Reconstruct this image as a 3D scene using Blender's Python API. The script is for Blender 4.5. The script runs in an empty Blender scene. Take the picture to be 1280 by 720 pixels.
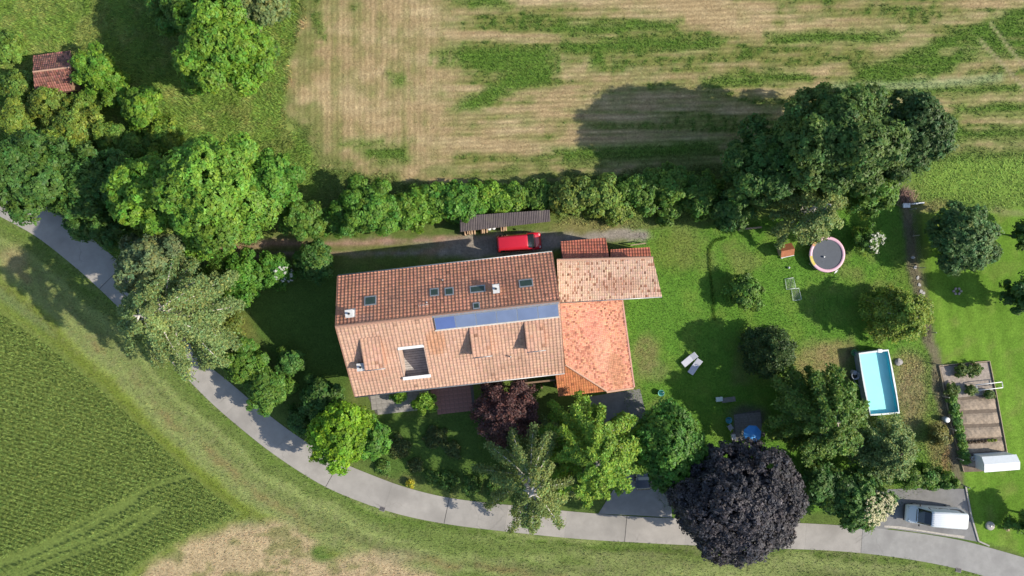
import bpy, bmesh, math, random
import numpy as np
from mathutils import Vector, Matrix

# ------------------------------------------------------------------ camera, sky, sun, exposure
S = bpy.context.scene
COL = S.collection
CAM_H, MPP = 76.8, 0.09            # drone height (m) and metres per photo pixel on the ground
SUN_AZ, SUN_EL = math.radians(-11), math.radians(33)   # sun stands east, a little south

cam = bpy.data.objects.new('camera', bpy.data.cameras.new('camera'))
COL.objects.link(cam)
cam.location = (0, 0, CAM_H)
cam.rotation_euler = (0, 0, 0)
cam.data.sensor_width = 36; cam.data.lens = 24.0
cam.data.clip_start = 1; cam.data.clip_end = 3000
S.camera = cam

world = bpy.data.worlds.new('World'); S.world = world; world.use_nodes = True
wn = world.node_tree
bg = wn.nodes['Background']
sky = wn.nodes.new('ShaderNodeTexSky'); sky.sky_type = 'NISHITA'; sky.sun_disc = False
sky.sun_elevation = SUN_EL; sky.sun_rotation = math.pi/2 - SUN_AZ
sky.air_density = 1.0; sky.dust_density = 0.8
wn.links.new(sky.outputs[0], bg.inputs[0]); bg.inputs[1].default_value = 0.145

sl = bpy.data.lights.new('sun', 'SUN'); sl.energy = 4.8; sl.angle = math.radians(0.5); sl.color = (1.0, 0.925, 0.79)
sun = bpy.data.objects.new('sun', sl); COL.objects.link(sun)
sdir = Vector((math.cos(SUN_AZ)*math.cos(SUN_EL), math.sin(SUN_AZ)*math.cos(SUN_EL), math.sin(SUN_EL)))
sun.rotation_euler = sdir.to_track_quat('Z', 'Y').to_euler(); sun.location = sdir*200
S.view_settings.view_transform = 'Standard'; S.view_settings.look = 'None'
S.view_settings.gamma = 1.0; S.view_settings.use_curve_mapping = False
S.view_settings.exposure = 0.45
S.render.engine = 'CYCLES'
S.cycles.max_bounces = 5; S.cycles.diffuse_bounces = 2; S.cycles.transparent_max_bounces = 8
S.cycles.transmission_bounces = 4; S.cycles.caustics_reflective = False; S.cycles.caustics_refractive = False

# ------------------------------------------------------------------ helpers
def G(px, py, h=0.0):
    """photo pixel + height above ground -> world point"""
    f = (CAM_H-h)/CAM_H*MPP
    return Vector(((px-640)*f, (360-py)*f, h))
def Gs(pts, h=0.0): return [G(x, y, h) for x, y in pts]
def XY(pts): return np.array([((x-640)*MPP, (360-y)*MPP) for x, y in pts], float)

def hsh(ix, iy, seed):
    n = (ix.astype(np.int64)*374761393 + iy.astype(np.int64)*668265263 + seed*2147483647) & 0xffffffff
    n = ((n ^ (n >> 13))*1274126177) & 0xffffffff
    return ((n ^ (n >> 16)) & 0xffff)/65535.0
def vnoise(x, y, seed=0):
    ix, iy = np.floor(x), np.floor(y); fx, fy = x-ix, y-iy
    fx = fx*fx*(3-2*fx); fy = fy*fy*(3-2*fy)
    a = hsh(ix, iy, seed); b = hsh(ix+1, iy, seed); c = hsh(ix, iy+1, seed); d = hsh(ix+1, iy+1, seed)
    return (a*(1-fx)+b*fx)*(1-fy) + (c*(1-fx)+d*fx)*fy
def fbm(x, y, seed=0, octv=4):
    s = 0; a = .5; t = 0
    for k in range(octv):
        s = s + a*vnoise(x, y, seed+k*17); t += a; x = x*2.03+11.3; y = y*2.03+5.1; a *= .55
    return s/t
def sdf(P, poly):
    """signed distance, negative inside"""
    x, y = P[:, 0], P[:, 1]; d2 = np.full(len(P), 1e18); ins = np.zeros(len(P), bool); n = len(poly)
    for i in range(n):
        ax, ay = poly[i]; bx, by = poly[(i+1) % n]; ex, ey = bx-ax, by-ay
        t = np.clip(((x-ax)*ex+(y-ay)*ey)/(ex*ex+ey*ey+1e-12), 0, 1)
        d2 = np.minimum(d2, (x-ax-t*ex)**2+(y-ay-t*ey)**2)
        c = ((ay > y) != (by > y))
        with np.errstate(divide='ignore', invalid='ignore'):
            ins ^= c & (x < (bx-ax)*(y-ay)/(by-ay+1e-18)+ax)
    d = np.sqrt(d2); return np.where(ins, -d, d)
def linedist(P, line):
    x, y = P[:, 0], P[:, 1]; d2 = np.full(len(P), 1e18)
    for i in range(len(line)-1):
        ax, ay = line[i]; bx, by = line[i+1]; ex, ey = bx-ax, by-ay
        t = np.clip(((x-ax)*ex+(y-ay)*ey)/(ex*ex+ey*ey+1e-12), 0, 1)
        d2 = np.minimum(d2, (x-ax-t*ex)**2+(y-ay-t*ey)**2)
    return np.sqrt(d2)
def smooth(d, w): t = np.clip(.5-d/(2*w), 0, 1); return t*t*(3-2*t)

def mesh_np(name, V, F, col=None, smooth_sh=False, alpha=None):
    V = np.asarray(V, np.float32); F = np.asarray(F, np.int32); k = F.shape[1]
    me = bpy.data.meshes.new(name)
    me.vertices.add(len(V)); me.vertices.foreach_set('co', V.ravel())
    me.loops.add(F.size); me.loops.foreach_set('vertex_index', F.ravel())
    me.polygons.add(len(F)); me.polygons.foreach_set('loop_start', np.arange(0, F.size, k, dtype=np.int32))
    if smooth_sh: me.polygons.foreach_set('use_smooth', np.ones(len(F), bool))
    if col is not None:
        c = np.ones((len(V), 4), np.float32); c[:, :3] = col
        c[:, 3] = 0 if alpha is None else alpha
        me.color_attributes.new('col', 'FLOAT_COLOR', 'POINT').data.foreach_set('color', c.ravel())
    me.update(calc_edges=True)
    return me

def link(name, data, mat=None, parent=None, kind=None, label=None, cat=None, group=None, loc=None, rz=None):
    o = bpy.data.objects.new(name, data); COL.objects.link(o)
    if mat is not None and data is not None and not data.materials: data.materials.append(mat)
    if parent is not None: o.parent = parent
    if kind: o['kind'] = kind
    if label: o['label'] = label
    if cat: o['category'] = cat
    if group: o['group'] = group
    if loc is not None: o.location = loc
    if rz is not None: o.rotation_euler = (0, 0, rz)
    return o
def thing(name, label, cat, loc=(0, 0, 0), rz=0.0, group=None):
    return link(name, None, None, None, None, label, cat, group, loc, rz)
def copy_tree(o, parent=None):
    c = o.copy(); COL.objects.link(c); c.parent = parent
    for ch in list(o.children): copy_tree(ch, c)
    return c

class MB:
    """collects polygons, links them as one mesh object"""
    def __init__(s): s.v = []; s.f = []; s.sm = []
    def add(s, vs, fs, smooth_sh=False):
        n = len(s.v); s.v += [tuple(v) for v in vs]
        for f in fs: s.f.append([i+n for i in f]); s.sm.append(smooth_sh)
        return s
    def box(s, c, size, rz=0.0, M=None):
        hx, hy, hz = size[0]/2, size[1]/2, size[2]/2
        vs = [Vector((x, y, z)) for z in (-hz, hz) for x, y in ((-hx, -hy), (hx, -hy), (hx, hy), (-hx, hy))]
        R = Matrix.Rotation(rz, 3, 'Z') if M is None else M
        vs = [R @ v + Vector(c) for v in vs]
        return s.add(vs, [(3, 2, 1, 0), (4, 5, 6, 7), (0, 1, 5, 4), (1, 2, 6, 5), (2, 3, 7, 6), (3, 0, 4, 7)])
    def prism(s, poly, z0, z1):
        n = len(poly); vs = [(p[0], p[1], z0) for p in poly]+[(p[0], p[1], z1) for p in poly]
        fs = [list(range(n))[::-1], list(range(n, 2*n))]+[[i, (i+1) % n, n+(i+1) % n, n+i] for i in range(n)]
        return s.add(vs, fs)
    def slab(s, quad, t):
        """thick polygon from 3D points, thickness t along -normal"""
        q = [Vector(p) for p in quad]; nrm = (q[1]-q[0]).cross(q[2]-q[0]).normalized()
        if nrm.z < 0: q = q[::-1]; nrm = -nrm
        n = len(q); vs = q+[p-nrm*t for p in q]
        return s.add(vs, [list(range(n)), list(range(n, 2*n))[::-1]]+[[(i+1) % n, i, n+i, n+(i+1) % n] for i in range(n)])
    def tube(s, pts, radii, n=8, cap=True):
        pts = [Vector(p) for p in pts]; base = len(s.v); rings = []
        for i, p in enumerate(pts):
            d = (pts[min(i+1, len(pts)-1)]-pts[max(i-1, 0)])
            d = d.normalized() if d.length > 1e-9 else Vector((0, 0, 1))
            a = d.cross(Vector((0, 0, 1))) if abs(d.z) < .95 else d.cross(Vector((1, 0, 0)))
            a.normalize(); b = d.cross(a); r = radii[i] if hasattr(radii, '__len__') else radii
            rings.append([p+(a*math.cos(2*math.pi*k/n)+b*math.sin(2*math.pi*k/n))*r for k in range(n)])
        vs = [v for r in rings for v in r]; fs = []
        for i in range(len(pts)-1):
            for k in range(n): fs.append((i*n+k, i*n+(k+1) % n, (i+1)*n+(k+1) % n, (i+1)*n+k))
        if cap: fs += [tuple(range(n))[::-1], tuple(range((len(pts)-1)*n, len(pts)*n))]
        return s.add(vs, fs, True)
    def lathe(s, c, prof, n=24, cap=False):
        """prof: list of (r,z)"""
        c = Vector(c); vs = []; fs = []; m = len(prof)
        for r, z in prof:
            for k in range(n):
                a = 2*math.pi*k/n; vs.append(c+Vector((r*math.cos(a), r*math.sin(a), z)))
        for i in range(m-1):
            for k in range(n): fs.append((i*n+k, i*n+(k+1) % n, (i+1)*n+(k+1) % n, (i+1)*n+k))
        if cap: fs += [tuple(range(n))[::-1], tuple(range((m-1)*n, m*n))]
        return s.add(vs, fs, True)
    def mesh(s, name):
        me = bpy.data.meshes.new(name); me.from_pydata(s.v, [], s.f)
        me.polygons.foreach_set('use_smooth', s.sm); me.update(); return me
    def build(s, name, mat, parent=None, bevel=0, **kw):
        me = s.mesh(name); bm = bmesh.new(); bm.from_mesh(me)
        bmesh.ops.recalc_face_normals(bm, faces=bm.faces)
        if bevel:
            bmesh.ops.bevel(bm, geom=list(bm.edges), offset=bevel, segments=1, affect='EDGES', profile=.6)
        bm.to_mesh(me); bm.free()
        return link(name, me, mat, parent, **kw)

# ------------------------------------------------------------------ materials
MATS = {}
def new_mat(name):
    m = bpy.data.materials.new(name); m.use_nodes = True; nt = m.node_tree
    return m, nt, nt.nodes['Principled BSDF'], nt.nodes['Material Output']
def plain(name, c, rough=.6, metal=0.0, var=.18, scale=3.0, bump=0.0, spec=.5, coat=0.0, stain=None, crack=False):
    """procedural paint / plaster / wood: colour broken by two noises, optional bump and stain colour"""
    if name in MATS: return MATS[name]
    m, nt, p, out = new_mat(name); N, L = nt.nodes, nt.links
    geo = N.new('ShaderNodeTexCoord')
    n1 = N.new('ShaderNodeTexNoise'); n1.inputs['Scale'].default_value = scale; n1.inputs['Detail'].default_value = 6
    n1.inputs['Roughness'].default_value = .65
    L.new(geo.outputs['Object'], n1.inputs['Vector'])
    mr = N.new('ShaderNodeMapRange'); mr.inputs[1].default_value = .3; mr.inputs[2].default_value = .7
    mr.inputs[3].default_value = 1-var; mr.inputs[4].default_value = 1+var
    L.new(n1.outputs[0], mr.inputs[0])
    mx = N.new('ShaderNodeVectorMath'); mx.operation = 'SCALE'; mx.inputs[0].default_value = c
    L.new(mr.outputs[0], mx.inputs['Scale'])
    last = mx.outputs[0]
    if crack:
        vo = N.new('ShaderNodeTexVoronoi'); vo.feature = 'DISTANCE_TO_EDGE'; vo.inputs['Scale'].default_value = .32
        wv = N.new('ShaderNodeVectorMath'); wv.operation = 'MULTIPLY_ADD'; wv.inputs[1].default_value = (.9, .9, .9); L.new(n1.outputs['Color'], wv.inputs[0]); L.new(geo.outputs['Object'], wv.inputs[2]); L.new(wv.outputs[0], vo.inputs['Vector'])
        cr_ = N.new('ShaderNodeMapRange'); cr_.inputs[1].default_value = .0; cr_.inputs[2].default_value = .022; cr_.inputs[3].default_value = 1.0; cr_.inputs[4].default_value = 0.0; L.new(vo.outputs['Distance'], cr_.inputs[0])
        ck = N.new('ShaderNodeTexNoise'); ck.inputs['Scale'].default_value = .22; L.new(geo.outputs['Object'], ck.inputs['Vector']); cm = N.new('ShaderNodeMapRange'); cm.inputs[1].default_value = .54; cm.inputs[2].default_value = .64; cm.inputs[3].default_value = 0; cm.inputs[4].default_value = -.28; L.new(ck.outputs[0], cm.inputs[0])
        cr2 = N.new('ShaderNodeMath'); cr2.operation = 'MULTIPLY_ADD'; cr2.inputs[2].default_value = 1.0; L.new(cr_.outputs[0], cr2.inputs[0]); L.new(cm.outputs[0], cr2.inputs[1]); cr_ = cr2
        m3 = N.new('ShaderNodeVectorMath'); m3.operation = 'SCALE'; L.new(last, m3.inputs[0]); L.new(cr_.outputs[0], m3.inputs['Scale']); last = m3.outputs[0]
    if stain:
        n2 = N.new('ShaderNodeTexNoise'); n2.inputs['Scale'].default_value = scale*.35; n2.inputs['Detail'].default_value = 5
        L.new(geo.outputs['Object'], n2.inputs['Vector'])
        r2 = N.new('ShaderNodeMapRange'); r2.inputs[1].default_value = .5; r2.inputs[2].default_value = .72
        L.new(n2.outputs[0], r2.inputs[0])
        mm = N.new('ShaderNodeMix'); mm.data_type = 'RGBA'; mm.inputs['B'].default_value = (*stain, 1)
        L.new(r2.outputs[0], mm.inputs['Factor']); L.new(last, mm.inputs['A']); last = mm.outputs['Result']
    L.new(last, p.inputs['Base Color'])
    p.inputs['Roughness'].default_value = rough; p.inputs['Metallic'].default_value = metal
    p.inputs['Specular IOR Level'].default_value = spec; p.inputs['Coat Weight'].default_value = coat
    if bump:
        b = N.new('ShaderNodeBump'); b.inputs['Strength'].default_value = bump; b.inputs['Distance'].default_value = .05
        L.new(n1.outputs[0], b.inputs['Height']); L.new(b.outputs[0], p.inputs['Normal'])
    MATS[name] = m; return m
def vcol(name, rough=.85, trans=0.0, noise=(), bump=0.0, spec=.25):
    """colour from the mesh's own 'col' attribute, times world-space noises [(scale, amount)]"""
    m, nt, p, out = new_mat(name); N, L = nt.nodes, nt.links
    a = N.new('ShaderNodeAttribute'); a.attribute_name = 'col'; last = a.outputs['Color']
    g = N.new('ShaderNodeNewGeometry'); h = None
    for sc, am in noise:
        n = N.new('ShaderNodeTexNoise'); n.inputs['Scale'].default_value = sc; n.inputs['Detail'].default_value = 4
        n.inputs['Roughness'].default_value = .7; L.new(g.outputs['Position'], n.inputs['Vector'])
        r = N.new('ShaderNodeMapRange'); r.inputs[1].default_value = .3; r.inputs[2].default_value = .7
        r.inputs[3].default_value = 1-am; r.inputs[4].default_value = 1+am; L.new(n.outputs[0], r.inputs[0])
        v = N.new('ShaderNodeVectorMath'); v.operation = 'SCALE'; L.new(last, v.inputs[0]); L.new(r.outputs[0], v.inputs['Scale'])
        last = v.outputs[0]; h = n.outputs[0]
    L.new(last, p.inputs['Base Color']); p.inputs['Roughness'].default_value = rough
    p.inputs['Specular IOR Level'].default_value = spec
    if bump and h is not None:
        b = N.new('ShaderNodeBump'); b.inputs['Strength'].default_value = bump; b.inputs['Distance'].default_value = .12
        L.new(h, b.inputs['Height']); L.new(b.outputs[0], p.inputs['Normal'])
    if trans:
        t = N.new('ShaderNodeBsdfTranslucent'); L.new(last, t.inputs[0])
        ms = N.new('ShaderNodeMixShader'); ms.inputs[0].default_value = trans
        L.new(p.outputs[0], ms.inputs[1]); L.new(t.outputs[0], ms.inputs[2]); L.new(ms.outputs[0], out.inputs[0])
    return m
M_GROUND = vcol('ground_mat', .95, 0, [(1.1, .16), (4.5, .28), (14, .3)], .6, .1)
def add_rows(m):
    '''drill rows of the stubble: thin straw lines, north-south on the headland, east-west beyond'''
    nt = m.node_tree; N, L = nt.nodes, nt.links; p = N['Principled BSDF']; src = p.inputs['Base Color'].links[0].from_socket
    at = [n for n in N if n.type == 'ATTRIBUTE'][0]; g = N.new('ShaderNodeNewGeometry'); sx = N.new('ShaderNodeSeparateXYZ'); L.new(g.outputs['Position'], sx.inputs[0])
    def M(op, a, b=None, c=None):
        n = N.new('ShaderNodeMath'); n.operation = op
        for i, v in enumerate((a, b, c)):
            if v is None: continue
            if isinstance(v, (int, float)): n.inputs[i].default_value = v
            else: L.new(v, n.inputs[i])
        return n.outputs[0]
    nz = N.new('ShaderNodeTexNoise'); nz.inputs['Scale'].default_value = .5; L.new(g.outputs['Position'], nz.inputs['Vector'])
    n2 = N.new('ShaderNodeTexNoise'); n2.inputs['Scale'].default_value = 2.2; L.new(g.outputs['Position'], n2.inputs['Vector'])
    w = M('MULTIPLY', nz.outputs[0], 5.0)
    ew = M('SINE', M('ADD', M('MULTIPLY', M('MULTIPLY_ADD', sx.outputs[0], -.035, sx.outputs[1]), 2*math.pi/.54), w))
    ns = M('SINE', M('ADD', M('MULTIPLY', sx.outputs[0], 2*math.pi/.62), w))
    mr = N.new('ShaderNodeMapRange'); mr.inputs[1].default_value = -12; mr.inputs[2].default_value = -5; L.new(sx.outputs[0], mr.inputs[0])
    mix = M('ADD', M('MULTIPLY', ns, M('MULTIPLY', M('SUBTRACT', 1.0, mr.outputs[0]), .9)), M('MULTIPLY', ew, mr.outputs[0]))
    amt = M('MULTIPLY', M('MULTIPLY', at.outputs['Alpha'], .26), M('MULTIPLY_ADD', n2.outputs[0], 2.6, -.85))
    f = M('MULTIPLY_ADD', mix, amt, 1.0)
    v = N.new('ShaderNodeVectorMath'); v.operation = 'SCALE'; L.new(src, v.inputs[0]); L.new(f, v.inputs['Scale']); L.new(v.outputs[0], p.inputs['Base Color'])
add_rows(M_GROUND)
M_GRASS = vcol('grass_mat', .7, .25)
M_LEAF = vcol('leaf_mat', .55, .38, (), 0, .35)
M_TILE = vcol('tile_mat', .8, 0, [(2.5, .14), (16, .2)], .3, .3)
M_CONC = plain('concrete', (.36, .335, .30), .9, var=.13, scale=2.2, bump=.15, stain=(.29, .27, .25))
M_ASPH = plain('asphalt', (.20, .195, .19), .95, var=.16, scale=1.4, bump=.3, stain=(.155, .15, .15))
M_ROADASPH = plain('road_asphalt', (.275, .265, .25), .93, var=.12, scale=1.0, bump=.2, stain=(.22, .21, .2), crack=True)
M_JOINT = plain('joint', (.10, .092, .085), .95)
M_PLASTER = plain('plaster', (.62, .56, .46), .9, var=.08, scale=2)
M_WOOD = plain('wood', (.22, .14, .085), .8, var=.3, scale=6)
M_WOODL = plain('wood_light', (.38, .28, .18), .8, var=.25, scale=6)
M_WHITE = plain('white_paint', (.75, .75, .74), .5, var=.06)
M_GREY = plain('grey_plastic', (.3, .31, .33), .55, var=.1)
M_DARK = plain('dark_plastic', (.03, .03, .032), .5, var=.1)
M_METAL = plain('metal', (.45, .46, .47), .4, .8, var=.1)
M_ZINC = plain('zinc', (.33, .33, .34), .45, .5, var=.15)
M_GLASS = plain('window_glass', (.02, .03, .035), .08, var=.1, spec=.8)
M_TYRE = plain('tyre_rubber', (.02, .02, .02), .8)
M_BARK = plain('bark', (.11, .08, .055), .95, var=.35, scale=5, bump=.5)
M_BIRCH = plain('birch_bark', (.52, .48, .42), .8, var=.3, scale=4, stain=(.12, .10, .09))
M_PALEB = plain('pale_bark', (.30, .26, .19), .85, var=.3, scale=4)

# ------------------------------------------------------------------ road
PAIRS = [((-95, 238), (-75, 205)), ((-50, 252), (-30, 219)), ((-20, 263), (5, 232)), ((10, 278), (38, 248)), ((45, 298), (76, 267)), ((85, 329), (115, 297)),
         ((120, 360), (152, 328)), ((155, 394), (186, 362)), ((190, 430), (220, 402)), ((223, 464), (251, 446)), ((260, 502), (289, 478)),
         ((300, 537), (327, 510)), ((345, 572), (371, 543)), ((400, 607), (420, 573)), ((450, 629), (464, 592)), ((500, 645), (511, 609)),
         ((560, 657), (567, 622)), ((640, 667), (645, 631)), ((720, 675), (724, 639)), ((800, 680), (803, 645)), ((880, 684), (883, 648)),
         ((960, 687), (963, 651)), ((1040, 690), (1043, 655)), ((1110, 697), (1113, 661)), ((1180, 709), (1190, 672)), ((1240, 725), (1250, 687)),
         ((1320, 750), (1332, 712)), ((1400, 778), (1412, 740))]
PAIRS = [((o[0]+(i[0]-o[0])*.05, o[1]+(i[1]-o[1])*.05), (i[0]+(o[0]-i[0])*.03, i[1]+(o[1]-i[1])*.03)) for o, i in PAIRS]
def catmull(P, m=8):
    P = [np.array(p, float) for p in P]; P = [2*P[0]-P[1]]+P+[2*P[-1]-P[-2]]; out = []
    for i in range(1, len(P)-2):
        for k in range(m):
            t = k/m; a, b, c, d = P[i-1:i+3]
            out.append(.5*((2*b)+(-a+c)*t+(2*a-5*b+4*c-d)*t*t+(-a+3*b-3*c+d)*t**3))
    out.append(P[-2]); return np.array(out)
RO = catmull(XY([p[0] for p in PAIRS])); RI = catmull(XY([p[1] for p in PAIRS]))
RC = (RO+RI)/2
s_arc = np.concatenate([[0], np.cumsum(np.linalg.norm(np.diff(RC, axis=0), axis=1))])
ROADPOLY = np.vstack([RO, RI[::-1]])

# ------------------------------------------------------------------ painted ground, split into named pieces of one seamless grid
STUB = XY([(384, -120), (380, -20), (377, 30), (363, 85), (357, 140), (388, 165), (392, 205), (470, 222), (560, 236), (640, 238), (700, 222), (800, 215),
           (900, 208), (1000, 200), (1150, 196), (1280, 186), (1480, 172), (1480, -120)])
WHEAT = XY([(-200, 270), (-60, 345), (0, 388), (35, 412), (75, 440), (110, 470), (150, 505), (200, 552), (250, 600), (302, 641), (285, 651), (240, 668), (200, 690),
            (165, 715), (120, 760), (60, 840), (-200, 840)])
DRYF = XY([(170, 730), (200, 700), (235, 675), (300, 655), (345, 650), (385, 668), (420, 700), (470, 690), (520, 712), (600, 740), (620, 840), (100, 840), (130, 760)])
TRACK = XY([(236, 314), (330, 301), (450, 302), (540, 297), (575, 294), (690, 290), (760, 288), (808, 292), (806, 303), (745, 303), (700, 312), (600, 321), (520, 320), (430, 320), (330, 322), (236, 324)])
MEADOW = XY([(-200, -120), (384, -120), (377, 30), (357, 140), (390, 190), (400, 240), (330, 300), (236, 314), (160, 340), (38, 246), (-200, 200)])
LAWNE = XY([(785, 290), (900, 280), (1130, 250), (1140, 300), (1165, 430), (1200, 600), (1090, 640), (830, 640), (780, 500)])
LAWNN = XY([(1150, 262), (1480, 250), (1480, 770), (1255, 684), (1222, 676), (1205, 600), (1168, 440)])
TRAM = [XY(l) for l in ([(-60, 728), (0, 702), (50, 685), (100, 657), (160, 627), (200, 607), (245, 594)], [(-60, 734), (0, 708), (50, 691), (112, 662), (175, 625)],
                        [(-40, 745), (12, 719), (75, 690), (140, 665), (200, 634)], [(-10, 740), (32, 719), (100, 692), (165, 667), (205, 638)])]
GREENS = [XY(p) for p in ([(563, 62), (690, 60), (698, 78), (690, 105), (640, 112), (600, 138), (566, 138), (600, 112), (640, 92), (565, 80)],
                          [(735, 57), (750, 56), (752, 82), (738, 84)], [(1035, 110), (1080, 86), (1125, 66), (1180, 46), (1250, 20), (1330, -8), (1330, 60), (1275, 72), (1235, 66), (1195, 84), (1150, 106)],
                          [(545, 66), (560, 62), (562, 82), (548, 82)], [(1160, 145), (1200, 150), (1205, 180), (1150, 185)], [(1190, 132), (1290, 129), (1290, 143), (1190, 143)], [(1150, 165), (1290, 158), (1290, 172), (1150, 178)], [(1060, 112), (1280, 104), (1280, 116), (1060, 122)], [(880, 96), (1010, 92), (1010, 104), (880, 106)], [(960, 42), (1120, 40), (1120, 52), (960, 54)], [(700, 52), (900, 48), (900, 60), (700, 64)], [(690, 30), (850, 26), (850, 36), (690, 40)],
                          [(490, 94), (510, 96), (508, 104), (492, 104)], [(690, 185), (800, 180), (900, 178), (900, 192), (700, 205)], [(400, 30), (408, 30), (408, 52), (401, 52)],
                          [(560, 0), (620, -6), (640, 8), (590, 10)], [(430, 178), (480, 176), (520, 200), (470, 205)])]
def lerp(a, b, t): return a*(1-t[:, None])+np.array(b)*t[:, None]
def paint(P):
    """colour of the soil / turf, west lawn shade painted in, at ground points (N,2) in metres"""
    x, y = P[:, 0], P[:, 1]; n = len(P)
    wx = (fbm(x*.35, y*.35, 1)-.5)*3.0; wy = (fbm(x*.35, y*.35, 2)-.5)*3.0
    f1 = (fbm(x*1.3, y*1.3, 8)-.5)*1.2; W = np.stack([x+wx*.35+f1*.5, y+wy*.35-f1*.5], 1)
    big = fbm(x*.12, y*.12, 3); mid = fbm(x*.6, y*.6, 4); fine = fbm(x*2.2, y*2.2, 5)
    c = np.tile(np.array([.105, .150, .035]), (n, 1))
    c = lerp(c, (.075, .125, .028), np.clip((big-.45)*4, 0, 1)); c = lerp(c, (.16, .17, .055), np.clip((mid-.52)*4, 0, 1)*.6)
    # meadow, tall and mottled
    m = smooth(sdf(W, MEADOW), .6)
    mc = lerp(np.tile(np.array([.15, .235, .042]), (n, 1)), (.27, .28, .09), np.clip((mid-.48)*5, 0, 1)*.55)
    mc = lerp(mc, (.085, .16, .032), np.clip((fine-.52)*5, 0, 1)*.5)
    c = c*(1-m[:, None])+mc*m[:, None]
    # verge bands follow the road
    d = linedist(P, RO); side = sdf(P, ROADPOLY)
    below = (sdf(P, np.vstack([RO, [[90, -90], [-120, -90], [-120, 10]]])) < 0)
    u = d+(fbm(x*.25, y*.25, 9)-.5)*2.0
    vc = lerp(np.tile(np.array([.175, .21, .068]), (n, 1)), (.10, .150, .030), smooth(np.abs(u-.5)-.35, .3))
    vc = lerp(vc, (.21, .155, .07), smooth(np.abs(u-4.6)-.35, .45)*np.clip((mid-.40)*4, 0, 1)*.75)
    vc = lerp(vc, (.145, .185, .030), smooth(np.abs(u-6.6)-.55, .4)*.85)
    vc = lerp(vc, (.105, .150, .050), smooth(np.abs(u-8.3)-.8, .5)*.8)
    arc = np.arctan2(y+60, x-10)*70; st = fbm(u*1.5, arc*.07, 23, 3); vc = vc*(.55+1.0*st)[:, None]
    vc = lerp(vc, (.20, .195, .095), np.clip((fine-.5)*5, 0, 1)*.4)
    vc = lerp(vc, (.105, .165, .03), np.clip((fbm(u*.7, arc*.05, 24, 3)-.52)*6, 0, 1)*.6)
    vc = lerp(vc, (.30, .25, .12), smooth(np.hypot(x+56, y-3.2)-1.4, .8)*.8)
    b = below.astype(float); c = c*(1-b[:, None])+vc*b[:, None]
    # wheat soil
    m = smooth(sdf(P, WHEAT)+.15, .25); c = lerp(c, (.14, .19, .046), m)
    m = np.exp(-((sdf(P, WHEAT)-.5)/.55)**2); c = lerp(c, (.15, .20, .03), m*.8)
    # stubble with green stripes
    dS = sdf(W, STUB); m = smooth(dS, .5)
    left = smooth((x+7.5)+wx, 3.0)
    sv = fbm(x*1.15, y*.06, 12, 3); sh = fbm((x-y*.1)*.045, (y+x*.035)*.95, 13, 3); sh2 = fbm((x)*.16, (y-x*.035)*1.6, 14, 3)
    g = np.clip(((sv*.5+mid*.5)-.47)*5, 0, 1)*left*.6 + np.clip((sh*.6+sh2*.25+mid*.15-.43)*6, 0, 1)*(1-left)*1.0
    g = np.clip(g+np.clip((fbm(x*.5, y*.5, 15)-.6)*5, 0, 1)*.5, 0, 1)
    gp = np.zeros(n)
    for poly in GREENS: gp = np.maximum(gp, smooth(sdf(np.stack([x+wx*.5+f1*2.4, y+wy*.15+f1*.6], 1), poly)-.15, .8))
    edge = np.clip(1+dS/3.2, 0, 1)*np.clip((mid-.36)*4, 0, 1)
    low = smooth((y-14.5)+wy, 2.6)*np.clip((fbm(x*.25, y*.9, 16)-.42)*6, 0, 1)*.8
    rows = .5+.5*np.sin((x*left+(y-x*.035)*(1-left))*(2*math.pi/.72)+fine*1.5)
    sc = lerp(np.tile(np.array([.345, .255, .135]), (n, 1)), (.43, .335, .19), np.clip((fbm(x*.2, y*.9, 17)-.45)*4, 0, 1)*.7)
    sc = sc*(.8+.4*fine)[:, None]
    gr = lerp(np.tile(np.array([.17, .18, .052]), (n, 1)), (.085, .145, .025), np.clip((fine-.42)*4, 0, 1))
    sc = sc*(1-g[:, None])+gr*g[:, None]
    sc = lerp(sc, (.095, .175, .025), gp*np.clip(.85+(fbm(x*.35, y*1.6, 19)-.35)*2.0, .6, .97)); sc = lerp(sc, (.12, .16, .04), np.clip(edge+low, 0, 1)*.8)
    ps = linedist(np.stack([x+f1*.3, y+f1*.3], 1), XY([(1035, 110), (1100, 108), (1170, 105), (1250, 97)])); sc = lerp(sc, (.24, .30, .14), smooth(ps-.45, .4)*.75)
    for l in ([(1225, 50), (1262, 90), (1300, 130)], [(1238, 30), (1290, 95)]):
        sc = lerp(sc, (.38, .30, .19), smooth(linedist(P, XY(l))-.18, .2)*.6)
    c = c*(1-m[:, None])+sc*m[:, None]
    # dry field at the bottom
    m = smooth(sdf(W, DRYF), .9); k = np.clip((fbm(x*.45, y*.8, 18)-.5)*6, 0, 1)*.7
    dc = lerp(np.tile(np.array([.42, .325, .19]), (n, 1))*(.75+.5*fine)[:, None], (.15, .17, .05), k)
    dc = lerp(dc, (.075, .15, .02), smooth(np.hypot((x+21.3)/1.3, y+29.8)-1.1, .5)*.9)
    c = c*(1-m[:, None])+dc*m[:, None]
    c = lerp(c, (.33, .26, .17), smooth(np.hypot((x+13)/3.5, (y+30.2))-.6, .7)*.55)
    # lawns
    m = smooth(sdf(W, LAWNE), .5)
    lc = lerp(np.tile(np.array([.105, .225, .028]), (n, 1)), (.15, .25, .038), np.clip((mid-.45)*4, 0, 1)*.8)
    lc = lerp(lc, (.20, .20, .07), np.clip((fbm(x*.3, y*.3, 21)-.58)*6, 0, 1)*.5)
    c = c*(1-m[:, None])+lc*m[:, None]
    m = smooth(sdf(P, LAWNN), .25)
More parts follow.
